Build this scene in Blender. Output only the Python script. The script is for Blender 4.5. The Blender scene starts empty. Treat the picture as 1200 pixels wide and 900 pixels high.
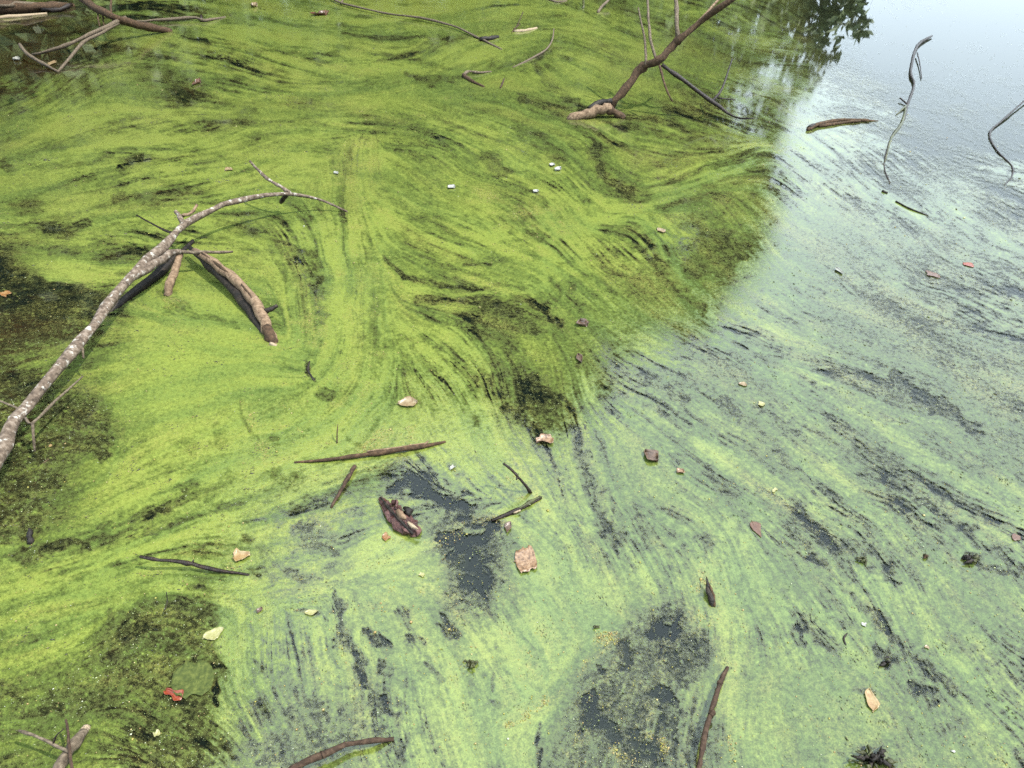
import bpy, bmesh, math, random
import numpy as np
from mathutils import Vector, Matrix

# ------------------------------------------------------------------ camera, sky, sun, exposure
scene = bpy.context.scene
COL = scene.collection
R = math.radians
H, PITCH, F = 1.55, R(36), 866.0          # eye height, tilt down, focal length (per 1200-wide picture)
CP, SP = math.cos(PITCH), math.sin(PITCH)

cam_d = bpy.data.cameras.new('camera')
cam = bpy.data.objects.new('camera', cam_d)
COL.objects.link(cam)
cam.location = (0, 0, H)
cam.rotation_euler = (math.pi / 2 - PITCH, 0, 0)
cam_d.sensor_width = 36
cam_d.lens = F / 1200 * 36
cam_d.clip_start = 0.02
cam_d.clip_end = 3000
scene.camera = cam

SUN_AZ, SUN_EL = R(98), R(60)            # azimuth clockwise from +Y
world = bpy.data.worlds.new('World')
scene.world = world
world.use_nodes = True
wn, wl = world.node_tree.nodes, world.node_tree.links
bg = wn['Background']
sky = wn.new('ShaderNodeTexSky')
sky.sky_type = 'NISHITA'
sky.sun_disc = False
sky.sun_elevation = SUN_EL
sky.sun_rotation = SUN_AZ
sky.air_density = 1.0
sky.dust_density = 1.0
sky.ozone_density = 1.0
# bright veil of high cloud all over the sky, brightest overhead and dimmer to the horizon as on any overcast day
tc = wn.new('ShaderNodeTexCoord')
wsep = wn.new('ShaderNodeSeparateXYZ')
wl.new(tc.outputs['Generated'], wsep.inputs[0])


def wmath(op, a, b):
    n = wn.new('ShaderNodeMath'); n.operation = op
    for i, v in enumerate((a, b)):
        if isinstance(v, (int, float)): n.inputs[i].default_value = v
        else: wl.new(v, n.inputs[i])
    return n.outputs[0]


cn = wn.new('ShaderNodeTexNoise'); cn.inputs['Scale'].default_value = 2.2; cn.inputs['Detail'].default_value = 5
wl.new(tc.outputs['Generated'], cn.inputs['Vector'])
zz = wmath('MAXIMUM', wsep.outputs['Z'], 0.0)
veil = wmath('ADD', wmath('MULTIPLY', cn.outputs['Fac'], .3), wmath('SUBTRACT', .80, wmath('MULTIPLY', zz, .25)))
shade = wmath('DIVIDE', wmath('ADD', wmath('MULTIPLY', zz, 1.2), 1.0), 2.2)
vcol = wn.new('ShaderNodeMix'); vcol.data_type = 'RGBA'; vcol.blend_type = 'MULTIPLY'; vcol.inputs[0].default_value = 1.0
vcol.inputs[6].default_value = (12.6, 15.0, 16.8, 1)
wl.new(shade, vcol.inputs[7])
cmix = wn.new('ShaderNodeMix'); cmix.data_type = 'RGBA'
wl.new(veil, cmix.inputs[0])
wl.new(sky.outputs['Color'], cmix.inputs[6])
wl.new(vcol.outputs[2], cmix.inputs[7])
wl.new(cmix.outputs[2], bg.inputs['Color'])
bg.inputs['Strength'].default_value = 0.15

sun_d = bpy.data.lights.new('sun', 'SUN')
sun_d.energy = 4.2
sun_d.angle = R(0.6)
sun_d.color = (1.0, 0.95, 0.87)
sun = bpy.data.objects.new('sun', sun_d)
COL.objects.link(sun)
to_sun = Vector((math.sin(SUN_AZ) * math.cos(SUN_EL), math.cos(SUN_AZ) * math.cos(SUN_EL), math.sin(SUN_EL)))
sun.rotation_euler = to_sun.to_track_quat('Z', 'Y').to_euler()
sun.location = to_sun * 40

vs = scene.view_settings
vs.view_transform = 'Standard'
vs.look = 'None'
vs.exposure = 1.2
vs.gamma = 1
vs.use_curve_mapping = False
scene.cycles.use_denoising = False
scene.cycles.max_bounces = 8
scene.cycles.transparent_max_bounces = 12
scene.cycles.caustics_reflective = False
scene.cycles.caustics_refractive = False

rng = np.random.default_rng(11)
random.seed(5)


# ------------------------------------------------------------------ helpers
def at(px, py, z=0.0):
    """Point at height z on the sight line through a spot of the survey picture."""
    a, b = px - 600.0, 450.0 - py
    d = Vector((a, b * SP + F * CP, b * CP - F * SP))
    t = (z - H) / d.z
    return Vector((d.x * t, d.y * t, z))


def mirror_at(px, py, Y):
    """Point above the far bank (plane y=Y) that a water mirror at that spot would show."""
    p = at(px, py, 0)
    d = p - Vector((0, 0, H))
    d.z = -d.z
    k = (Y - p.y) / d.y
    return p + d * k


def tag(o, label=None, cat=None, group=None, kind=None):
    if label: o['label'] = label
    if cat: o['category'] = cat
    if group: o['group'] = group
    if kind: o['kind'] = kind
    return o


def link(name, me, mat=None, parent=None):
    o = bpy.data.objects.new(name, me)
    COL.objects.link(o)
    if mat is not None and me is not None:
        me.materials.append(mat)
    if parent is not None:
        o.parent = parent
    return o


def empty(name, loc):
    o = bpy.data.objects.new(name, None)
    COL.objects.link(o)
    o.location = loc
    o.empty_display_size = 0.05
    return o


def mesh_np(name, verts, faces, smooth=True):
    """verts (n,3), faces (m,3|4) numpy -> mesh"""
    me = bpy.data.meshes.new(name)
    verts = np.asarray(verts, np.float32); faces = np.asarray(faces, np.int32)
    k = faces.shape[1]
    me.vertices.add(len(verts)); me.vertices.foreach_set('co', verts.ravel())
    me.loops.add(faces.size); me.loops.foreach_set('vertex_index', faces.ravel())
    me.polygons.add(len(faces))
    me.polygons.foreach_set('loop_start', np.arange(0, faces.size, k, dtype=np.int32))
    me.update(calc_edges=True)
    if smooth:
        me.polygons.foreach_set('use_smooth', np.ones(len(faces), bool))
    return me


# ------------------------------------------------------------------ material helpers
class MT:
    def __init__(s, name):
        s.m = bpy.data.materials.new(name)
        s.m.use_nodes = True
        s.n, s.l = s.m.node_tree.nodes, s.m.node_tree.links
        s.b = s.n['Principled BSDF']
        s.out = s.n['Material Output']
        s.tc = s.n.new('ShaderNodeTexCoord')

    def noise(s, scale, detail=4, rough=.55, vec=None, stretch=None):
        t = s.n.new('ShaderNodeTexNoise')
        t.inputs['Scale'].default_value = scale
        t.inputs['Detail'].default_value = detail
        t.inputs['Roughness'].default_value = rough
        v = vec or s.tc.outputs['Object']
        if stretch:
            mp = s.n.new('ShaderNodeMapping'); mp.inputs['Scale'].default_value = stretch
            s.l.new(v, mp.inputs['Vector']); v = mp.outputs['Vector']
        s.l.new(v, t.inputs['Vector'])
        return t.outputs['Fac']

    def ramp(s, fac, stops):
        r = s.n.new('ShaderNodeValToRGB')
        e = r.color_ramp.elements
        while len(e) < len(stops): e.new(0.5)
        for i, (p, c) in enumerate(stops):
            e[i].position = p
            e[i].color = (c[0], c[1], c[2], 1) if not isinstance(c, (int, float)) else (c, c, c, 1)
        s.l.new(fac, r.inputs['Fac'])
        return r.outputs['Color']

    def mix(s, f, a, b):
        m = s.n.new('ShaderNodeMix'); m.data_type = 'RGBA'
        for sock, v in ((0, f), (6, a), (7, b)):
            if isinstance(v, (int, float)): m.inputs[sock].default_value = v
            elif isinstance(v, tuple): m.inputs[sock].default_value = (*v[:3], 1)
            else: s.l.new(v, m.inputs[sock])
        return m.outputs[2]

    def math(s, op, a, b=None, c=None, clamp=False):
        m = s.n.new('ShaderNodeMath'); m.operation = op; m.use_clamp = clamp
        for i, v in enumerate((a, b, c)):
            if v is None: continue
            if isinstance(v, (int, float)): m.inputs[i].default_value = v
            else: s.l.new(v, m.inputs[i])
        return m.outputs[0]

    def rng(s, v, a, b, c=0., d=1., smooth=False):
        m = s.n.new('ShaderNodeMapRange')
        if smooth: m.interpolation_type = 'SMOOTHSTEP'
        for i, x in enumerate((a, b, c, d)): m.inputs[i + 1].default_value = x
        s.l.new(v, m.inputs[0])
        return m.outputs[0]

    def bump(s, h, strength, dist):
        b = s.n.new('ShaderNodeBump')
        b.inputs['Distance'].default_value = dist
        if isinstance(strength, (int, float)): b.inputs['Strength'].default_value = strength
        else: s.l.new(strength, b.inputs['Strength'])
        s.l.new(h, b.inputs['Height'])
        s.l.new(b.outputs['Normal'], s.b.inputs['Normal'])
        return b.outputs['Normal']

    def set(s, **k):
        for n, v in k.items():
            n = {'color': 'Base Color', 'rough': 'Roughness', 'ior': 'IOR', 'alpha': 'Alpha', 'spec': 'Specular IOR Level',
                 'sss': 'Subsurface Weight', 'trans': 'Transmission Weight'}[n]
            if isinstance(v, (int, float)): s.b.inputs[n].default_value = v
            elif isinstance(v, tuple): s.b.inputs[n].default_value = (*v[:3], 1)
            else: s.l.new(v, s.b.inputs[n])
        return s.m


def bark(name, c0, c1, c2, rough=.85, scale=60, lichen=None, amount=.62):
    m = MT(name)
    n1 = m.noise(scale, 6, .65)
    col = m.ramp(n1, [(.30, c0), (.5, c1), (.68, c2)])
    n3 = m.noise(scale * 4, 3, .6)
    col = m.mix(m.rng(n3, .35, .7, 0, .5), col, c0)
    if lichen:
        n2 = m.noise(scale * .55, 5, .7)
        col = m.mix(m.rng(n2, amount, amount + .07, 0, .9), col, lichen)
    m.bump(m.math('ADD', n1, m.math('MULTIPLY', n3, .5)), .7, .006)
    return m.set(color=col, rough=rough, spec=.25)


MB = {
    'birch': bark('lichened_bark', (.022, .015, .010), (.105, .076, .054), (.225, .180, .140), lichen=(.30, .28, .245), scale=60, amount=.565),
    'dark': bark('wet_dark_bark', (.004, .002, .001), (.010, .005, .003), (.027, .015, .008), rough=.45),
    'brown': bark('brown_bark', (.014, .008, .003), (.042, .023, .011), (.099, .057, .029)),
    'grey': bark('weathered_grey_wood', (.028, .020, .013), (.090, .068, .045), (.180, .140, .097), scale=90),
    'pale': bark('peeled_pale_wood', (.040, .024, .014), (.150, .098, .058), (.235, .165, .105), scale=60),
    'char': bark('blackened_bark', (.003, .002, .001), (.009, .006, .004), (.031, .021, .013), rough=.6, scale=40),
    'red': bark('reddish_twig_bark', (.011, .007, .003), (.036, .019, .011), (.074, .046, .027), scale=80),
    'mossy': bark('algae_coated_bark', (.015, .016, .005), (.041, .043, .015), (.088, .093, .031), rough=.4, scale=50),
    'cut': bark('sawn_wood', (.161, .117, .071), (.240, .187, .123), (.289, .232, .160), scale=80),
}


def leaf_mat(name, c0, c1, c2, rough=.35, scale=90):
    m = MT(name)
    n1 = m.noise(scale, 5, .6)
    col = m.ramp(n1, [(.3, c0), (.5, c1), (.7, c2)])
    m.bump(m.noise(scale * 2.2, 3), .5, .002)
    return m.set(color=col, rough=rough, spec=.2 if rough > .6 else .5)


ML = {
    'tan': leaf_mat('dry_tan_leaf', (.080, .049, .023), (.134, .093, .046), (.165, .127, .069)),
    'pink': leaf_mat('mottled_pinkish_leaf', (.023, .012, .005), (.135, .077, .040), (.193, .129, .074), scale=120),
    'brown': leaf_mat('brown_leaf', (.019, .011, .006), (.056, .032, .019), (.098, .060, .038)),
    'orange': leaf_mat('orange_leaf', (.079, .026, .007), (.137, .065, .021), (.163, .105, .047)),
    'red': leaf_mat('red_leaf', (.084, .010, .004), (.127, .019, .005), (.141, .045, .017)),
    'yellow': leaf_mat('pale_yellow_leaf', (.118, .112, .034), (.169, .158, .062), (.191, .180, .096)),
    'green': leaf_mat('murky_green_leaf', (.018, .026, .005), (.034, .044, .008), (.064, .074, .015), rough=.8, scale=110),
    'white': leaf_mat('white_feather', (.139, .139, .117), (.171, .171, .148), (.184, .184, .162)),
    'cream': leaf_mat('cream_and_orange_leaf', (.114, .051, .013), (.177, .120, .050), (.205, .165, .086), scale=50),
    'rust': leaf_mat('rust_leaf', (.038, .012, .006), (.065, .028, .013), (.081, .048, .026)),
}

# ------------------------------------------------------------------ ground sheet (pond bed, banks, land to the horizon)
gx = np.unique(np.concatenate([np.linspace(-400, -12, 26), np.linspace(-12, 10, 150), np.linspace(10, 60, 30), np.linspace(60, 500, 24)]))
gy = np.unique(np.concatenate([np.linspace(-300, -3, 24), np.linspace(-3, 20, 150), np.linspace(20, 60, 24), np.linspace(60, 600, 26)]))
GX, GY = np.meshgrid(gx, gy)


def sst(a, b, x):
    t = np.clip((x - a) / (b - a), 0, 1)
    return t * t * (3 - 2 * t)


far_edge = 17.0 + 1.2 * np.sin(GX * .35) + np.maximum(0, GX - 4) * 2.2
left_edge = -7.6 + .6 * np.sin(GY * .9)
near_edge = 0.15 + .12 * np.sin(GX * 2.1) - np.maximum(0, GX - 3) * .25
d_in = np.minimum(np.minimum(far_edge - GY, GX - left_edge), GY - near_edge)
d_in = np.minimum(d_in, 170 - GX)
depth = 0.05 + .85 * sst(0, 6, d_in) + .02 * np.sin(GX * 7) * np.sin(GY * 6.3)
shallow = np.exp(-(((GX + 2.2) / 1.1) ** 2 + ((GY - 2.2) / 1.2) ** 2)) + np.exp(-(((GX + 5.2) / 2.2) ** 2 + ((GY - 6.6) / 2.4) ** 2))
depth = depth * (1 - .80 * np.clip(shallow, 0, 1))
GZ = np.where(d_in > 0, -depth * sst(0, .8, d_in) - .02, .02 + .35 * sst(0, 2, -d_in))
nv, nu = GX.shape
idx = np.arange(nv * nu).reshape(nv, nu)
quads = np.stack([idx[:-1, :-1], idx[:-1, 1:], idx[1:, 1:], idx[1:, :-1]], -1).reshape(-1, 4)
m = MT('pond_bed_mud_and_grass')
n1 = m.noise(3.0, 6, .6); n2 = m.noise(26, 4, .65)
mud = m.ramp(n2, [(.3, (.030, .018, .008)), (.5, (.065, .040, .017)), (.72, (.14, .080, .030))])
silt = m.ramp(n2, [(.3, (.020, .045, .055)), (.7, (.045, .085, .095))])
geo0 = m.n.new('ShaderNodeNewGeometry'); sep0 = m.n.new('ShaderNodeSeparateXYZ')
m.l.new(geo0.outputs['Position'], sep0.inputs[0])
mud = m.mix(m.rng(sep0.outputs['X'], -1.1, -.2), mud, silt)
grass = m.ramp(n1, [(.3, (.05, .06, .02)), (.6, (.09, .12, .03))])
geo = m.n.new('ShaderNodeNewGeometry'); sep = m.n.new('ShaderNodeSeparateXYZ')
m.l.new(geo.outputs['Position'], sep.inputs[0])
m.bump(n2, .6, .03)
link('ground', mesh_np('ground', np.stack([GX, GY, GZ], -1).reshape(-1, 3), quads),
     m.set(color=m.mix(m.rng(sep.outputs['Z'], .02, .12), mud, grass), rough=.9))['kind'] = 'structure'

# ------------------------------------------------------------------ pond water
m = MT('pond_water')
fr = m.n.new('ShaderNodeFresnel'); fr.inputs['IOR'].default_value = 1.37
tr = m.n.new('ShaderNodeBsdfTransparent'); tr.inputs['Color'].default_value = (.60, .52, .34, 1)
df = m.n.new('ShaderNodeBsdfDiffuse'); df.inputs['Color'].default_value = (.008, .012, .009, 1)
gl = m.n.new('ShaderNodeBsdfGlossy'); gl.inputs['Roughness'].default_value = .015
m1 = m.n.new('ShaderNodeMixShader'); m1.inputs[0].default_value = .35
m2 = m.n.new('ShaderNodeMixShader')
bp = m.n.new('ShaderNodeBump'); bp.inputs['Strength'].default_value = .008; bp.inputs['Distance'].default_value = .004
m.l.new(m.noise(9, 3, .5), bp.inputs['Height'])
m.l.new(bp.outputs['Normal'], gl.inputs['Normal']); m.l.new(bp.outputs['Normal'], fr.inputs['Normal'])
m.l.new(tr.outputs[0], m1.inputs[1]); m.l.new(df.outputs[0], m1.inputs[2])
m.l.new(fr.outputs[0], m2.inputs[0]); m.l.new(m1.outputs[0], m2.inputs[1]); m.l.new(gl.outputs[0], m2.inputs[2])
m.l.new(m2.outputs[0], m.out.inputs['Surface'])
wv = np.array([(-15, -2, 0), (200, -60, 0), (200, 420, 0), (-15, 60, 0)], float)
water = link('water', mesh_np('water', wv, np.array([[0, 1, 2, 3]])), m.m)
tag(water, 'murky dark pond water open between the floating algae', kind='structure')

# ------------------------------------------------------------------ algae scum: one sheet, finer near the viewer's shore
ST = 1.25
us = np.arange(-150, 1350, ST); vsq = np.arange(-70, 1010, ST)
NU, NV = len(us), len(vsq)
U, V = np.meshgrid(us, vsq)
dirz = (450 - V) * CP - F * SP
tt = -H / dirz
PX, PY = (U - 600) * tt, ((450 - V) * SP + F * CP) * tt
SIND = H / np.sqrt(PX ** 2 + PY ** 2 + H * H)       # sine of the grazing angle


def gnoise(su, sv):
    """smooth unit-variance noise on the sheet grid, feature sizes in survey units"""
    a = rng.standard_normal((NV, NU))
    fu = np.fft.rfftfreq(NU) * 2 * math.pi; fv = np.fft.fftfreq(NV) * 2 * math.pi
    k = np.exp(-.5 * ((fv[:, None] * sv / ST) ** 2 + (fu[None] * su / ST) ** 2))
    b = np.fft.irfft2(np.fft.rfft2(a) * k, s=(NV, NU))
    return b / b.std()


def wnoise(s):
    """noise roughly isotropic on the water: flattened towards the far side"""
    w = np.clip((SIND - .25) / .5, 0, 1)
    b = gnoise(s * 1.15, s * .9) * w + gnoise(s * 1.3, s * .38) * (1 - w)
    return b / np.sqrt(w ** 2 + (1 - w) ** 2)


# flow lines of the drifting scum
FLOW = [
    [(130, 50), (190, 62), (260, 80), (330, 100)], [(130, 58), (60, 90), (0, 135)], [(110, 80), (70, 120), (30, 160)],
    [(170, 75), (210, 100), (280, 118), (400, 120)], [(260, 20), (330, 52), (400, 64), (480, 60), (560, 42), (640, 30)],
    [(240, 8), (330, 20), (440, 25), (560, 20)], [(420, 90), (500, 92), (560, 85), (610, 60)],
    [(620, 30), (700, 55), (790, 110), (870, 150)], [(700, 10), (790, 40), (880, 80), (940, 110)],
    [(645, 50), (628, 75), (642, 105), (690, 130), (760, 150)], [(590, 100), (640, 128), (690, 140)],
    [(0, 165), (80, 150), (200, 150), (330, 150)], [(0, 235), (80, 225), (190, 215), (300, 190)],
    [(0, 270), (80, 272), (160, 250), (260, 240)], [(40, 295), (110, 292), (170, 285)],
    [(430, 120), (500, 140), (570, 170), (640, 215)], [(600, 150), (650, 180), (690, 230), (710, 255)],
    [(440, 235), (540, 280), (640, 303)], [(470, 205), (560, 245), (650, 280)], [(450, 300), (520, 332), (600, 344)],
    [(430, 170), (415, 230), (430, 300), (440, 380), (430, 450), (395, 505), (345, 540)],
    [(390, 250), (402, 320), (400, 400), (380, 455), (330, 500)], [(335, 280), (368, 318), (376, 380), (372, 420)],
    [(480, 350), (560, 350), (635, 362), (670, 410), (690, 460)], [(470, 375), (520, 420), (555, 490), (600, 555), (630, 585)],
    [(530, 385), (570, 440), (590, 500), (625, 560)], [(600, 390), (640, 440), (660, 500), (690, 560), (720, 630)],
    [(690, 165), (705, 200), (750, 238)], [(893, 183), (800, 222), (747, 245), (690, 262)],
    [(660, 270), (700, 320), (760, 370), (830, 420)], [(750, 250), (790, 310), (840, 370), (900, 420)],
    [(830, 230), (870, 280), (900, 330), (960, 380)], [(920, 180), (1000, 235), (1100, 295), (1230, 350)],
    [(1000, 150), (1100, 195), (1230, 240)], [(900, 60), (1000, 110), (1100, 150)], [(1100, 60), (1230, 110)],
    [(850, 370), (950, 430), (1080, 510), (1230, 590)], [(700, 430), (800, 500), (900, 572), (1000, 650), (1100, 745), (1230, 850)],
    [(950, 320), (1080, 400), (1230, 480)], [(760, 540), (850, 610), (950, 700), (1050, 800), (1130, 890)],
    [(690, 560), (730, 640), (765, 720)], [(640, 560), (680, 640), (720, 720)], [(860, 620), (900, 700), (925, 760), (980, 840)],
    [(0, 660), (60, 645), (130, 620), (210, 582), (300, 555), (400, 535)], [(20, 600), (90, 580), (160, 540), (230, 520), (320, 505)],
    [(0, 710), (90, 705), (170, 690), (280, 685), (400, 675), (500, 650), (590, 606)],
    [(140, 470), (210, 440), (300, 430), (360, 430)], [(180, 345), (230, 372), (290, 380)], [(150, 400), (220, 400), (290, 420)],
    [(400, 690), (412, 760), (440, 830), (470, 900)], [(470, 690), (505, 760), (545, 830), (570, 900)],
    [(560, 700), (600, 770), (650, 830)], [(600, 850), (655, 812), (720, 745)], [(640, 640), (690, 720), (720, 760)],
    [(110, 755), (150, 718), (200, 705), (250, 735)], [(60, 820), (150, 800), (220, 850)], [(300, 700), (310, 780), (330, 860)],
    [(630, 900), (640, 850), (700, 800)], [(780, 740), (750, 800), (720, 880)], [(880, 780), (880, 850), (900, 920)],
    [(0, 350), (60, 340), (110, 345)], [(0, 420), (60, 395), (120, 360)], [(0, 500), (60, 480), (130, 500), (140, 560)],
    [(0, 50), (60, 60), (110, 60)],
]
CS = 10
cu, cv = us[0] + ST * CS * np.arange(NU // CS + 2), vsq[0] + ST * CS * np.arange(NV // CS + 2)
CU, CV = np.meshgrid(cu, cv)
acc = np.zeros(CU.shape, complex)
for pl in FLOW:
    for (x0, y0), (x1, y1) in zip(pl[:-1], pl[1:]):
        L = math.hypot(x1 - x0, y1 - y0)
        e2 = np.exp(2j * math.atan2(y1 - y0, x1 - x0))
        for k in range(max(1, int(L / 18))):
            f = (k + .5) / max(1, int(L / 18))
            d2 = (CU - x0 - f * (x1 - x0)) ** 2 + (CV - y0 - f * (y1 - y0)) ** 2
            acc += e2 / (d2 + 300) ** 1.6


def up(a):
    """bilinear upsample coarse -> grid"""
    iu = np.clip((us - cu[0]) / (ST * CS), 0, len(cu) - 1.001); iv = np.clip((vsq - cv[0]) / (ST * CS), 0, len(cv) - 1.001)
    a0, b0 = iu.astype(int), iv.astype(int); fu, fv = (iu - a0)[None], (iv - b0)[:, None]
    A = lambda j, i: a[np.ix_(j, i)]
    return (A(b0, a0) * (1 - fu) + A(b0, a0 + 1) * fu) * (1 - fv) + (A(b0 + 1, a0) * (1 - fu) + A(b0 + 1, a0 + 1) * fu) * fv


acc = up(acc / np.abs(acc).max())
theta = np.angle(acc) / 2 + .10 * wnoise(14) + .10 * wnoise(40)
DX, DY = np.cos(theta).astype(np.float32), np.sin(theta).astype(np.float32)


def lic(src, half, step=1.0):
    """line integral convolution of src along the flow"""
    out = src.copy(); wsum = 1.0
    J, I = np.mgrid[0:NV, 0:NU].astype(np.float32)
    for sgn in (1, -1):
        x, y = I.copy(), J.copy()
        px_, py_ = DX * sgn, DY * sgn
        for k in range(half):
            xi = np.clip(x + .5, 0, NU - 1).astype(np.int32); yi = np.clip(y + .5, 0, NV - 1).astype(np.int32)
            dx, dy = DX[yi, xi], DY[yi, xi]
            s = np.where(dx * px_ + dy * py_ < 0, -1, 1).astype(np.float32)
            px_, py_ = dx * s, dy * s
            x += px_ * step; y += py_ * step
            xi = np.clip(x + .5, 0, NU - 1).astype(np.int32); yi = np.clip(y + .5, 0, NV - 1).astype(np.int32)
            w = 1 - (k + 1) / (half + 1)
            out += src[yi, xi] * w
            if sgn > 0: wsum += 2 * w
    out -= out.mean()
    return out / out.std()


S1 = lic(gnoise(1.4, 1.0).astype(np.float32), 5)
S2 = lic(gnoise(4.0, 2.2).astype(np.float32), 6, 1.6)
N1 = lic(gnoise(.75, .6).astype(np.float32), 24)
N2 = lic(gnoise(2.0, 1.5).astype(np.float32), 26, 2.0)
N3 = lic(gnoise(7.0, 4.5).astype(np.float32), 20, 3.0)
Y2 = lic(gnoise(5.0, 4.0).astype(np.float32), 22, 3.0)
T1 = lic(gnoise(2.6, 2.0).astype(np.float32), 36, 2.4)
T2 = lic(gnoise(3.4, 2.6).astype(np.float32), 36, 2.4)
M1, M2, M3 = wnoise(1.9), wnoise(6), wnoise(20)
# hair-thin threads along the drift, in bundles
THREAD = np.exp(-(T1 / .13) ** 2) * np.clip(.35 + .7 * wnoise(28), 0, 1.2) * np.clip(.65 + S1 * .3, 0, 1.3)
PALE = np.exp(-(T2 / .16) ** 2) * np.clip(.2 + .8 * wnoise(30), 0, 1.2) * np.clip(.6 + S1 * .4, 0, 1.3)
SPK = gnoise(1.2, 1.0)
WHT = gnoise(.75, .6)
WU, WV = wnoise(7) * .7 + wnoise(3) * .4, wnoise(7) * .7 + wnoise(3) * .4

# how thick the scum lies (survey spots)
BASE = """30,60,-.15;90,70,.05;0,20,.1;20,120,.3;60,150,.8;150,110,.6;220,110,.45;250,60,.7;350,40,.75;450,60,.7;550,60,.75;650,60,.65;300,150,.6
100,200,.78;30,230,.65;220,200,.7;350,200,.65;450,170,.65;540,170,.65;620,180,.7;700,170,.55;750,70,.5;820,60,.36;880,60,.3;930,120,.32;850,140,.26
900,30,.2;980,30,-0.22;1100,50,-0.27;1180,30,-0.27;1180,130,-0.22;1100,150,-0.19;1040,60,-0.27;1000,120,.08;960,180,.34;1020,210,.26;1100,230,.2;1190,230,.02;1000,280,.27;920,260,.42
1100,320,.22;1190,320,.15;900,330,.5;850,250,.5;780,300,.5;720,300,.5;660,280,.85;720,360,.5;800,380,.48;600,300,.65;500,280,.65;420,300,.9
370,300,.75;280,270,.72;150,260,.7;60,280,.6;40,370,-.08;0,340,-.2;90,350,.0;40,420,.28;80,325,.85;20,450,.05;60,510,.12;110,490,.2;20,570,.06
60,590,.32;150,470,.8;200,380,.95;260,360,1;200,480,1;280,470,.95;330,430,.95;400,450,.88;150,560,.75;230,540,.8;300,520,.92;350,500,.92
450,420,.8;450,500,.9;540,420,.7;560,370,.42;520,350,.5;600,450,.42;630,480,.2;560,520,.85;640,560,.6;680,480,.42;740,430,.36;800,480,.4
900,420,.34;1000,420,.3;1100,420,.28;1190,430,.25;900,500,.4;1000,520,.36;1100,520,.36;1190,520,.3;760,560,.55;850,580,.5;950,600,.4
1050,620,.4;1150,620,.52;700,640,.45;660,680,.88;700,720,.82;620,760,.92;600,830,.88;560,870,.8;660,620,.65;780,650,.6;850,700,.72;950,700,.5
1050,720,.5;1150,720,.5;880,800,.55;960,800,.6;1050,820,.55;1150,820,.5;900,880,.55;1000,880,.55;1100,880,.5;740,760,.12;800,740,.06
720,830,.02;780,840,.12;760,890,.14;690,880,.18;500,680,.78;450,650,.88;540,640,-.05;540,690,.12;490,575,.4;440,740,.65;500,780,.75
480,850,.7;430,820,.42;400,700,.62;360,640,.4;400,620,.36;330,590,.6;300,620,.72;220,620,.65;200,600,.36;100,630,.6;50,650,.4;30,690,.78
120,690,.9;200,680,.88;60,740,.72;180,740,.08;220,720,.12;150,760,.15;200,800,.2;60,800,.4;20,830,.34;100,840,.45;180,860,.22
50,880,.35;280,740,.88;300,790,.82;350,740,.72;330,840,.42;280,860,.34;390,860,.36;380,780,.6;1300,300,.15;1300,600,.35;1300,900,.45;-120,100,.2;-120,450,.1;-120,750,.4"""
num = np.zeros(CU.shape); den = np.zeros(CU.shape)
for s in BASE.replace('\n', ';').split(';'):
    a, b, c = map(float, s.split(','))
    w = 1 / (((CU - a) ** 2 + (CV - b) ** 2) + 260) ** 2.2
    num += w * c; den += w
B = up(num / den)


def stroke_field(pts, width, rag=.55):
    """0..1 ragged band along a polyline; returns slice and values"""
    xs = [p[0] for p in pts]; ys = [p[1] for p in pts]
    mg = width * 3 + 6
    i0 = max(0, int((min(xs) - mg - us[0]) / ST)); i1 = min(NU, int((max(xs) + mg - us[0]) / ST) + 1)
    j0 = max(0, int((min(ys) - mg - vsq[0]) / ST)); j1 = min(NV, int((max(ys) + mg - vsq[0]) / ST) + 1)
    sl = (slice(j0, j1), slice(i0, i1))
    u, v = U[sl] + WU[sl] * min(width, 14) * .55, V[sl] + WV[sl] * min(width, 14) * .45
    best = np.full(u.shape, 1e9)
    if len(pts) == 1: pts = [pts[0], (pts[0][0] + .5, pts[0][1])]
    n = len(pts) - 1
    for k, ((x0, y0), (x1, y1)) in enumerate(zip(pts[:-1], pts[1:])):
        dx, dy = x1 - x0, y1 - y0
        t = np.clip(((u - x0) * dx + (v - y0) * dy) / (dx * dx + dy * dy), 0, 1)
        g = (k + t) / n
        wd = width * (.45 + .55 * np.sqrt(np.clip(4 * g * (1 - g), 0, 1)))
        best = np.minimum(best, np.hypot(u - x0 - t * dx, v - y0 - t * dy) / wd)
    f = np.exp(-.9 * best ** 2)
    return sl, sst(.18, .95, f + rag * (.16 * N1[sl] + .16 * S1[sl] + .16 * N2[sl] + .12 * S2[sl] + .08 * M2[sl]))


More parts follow.
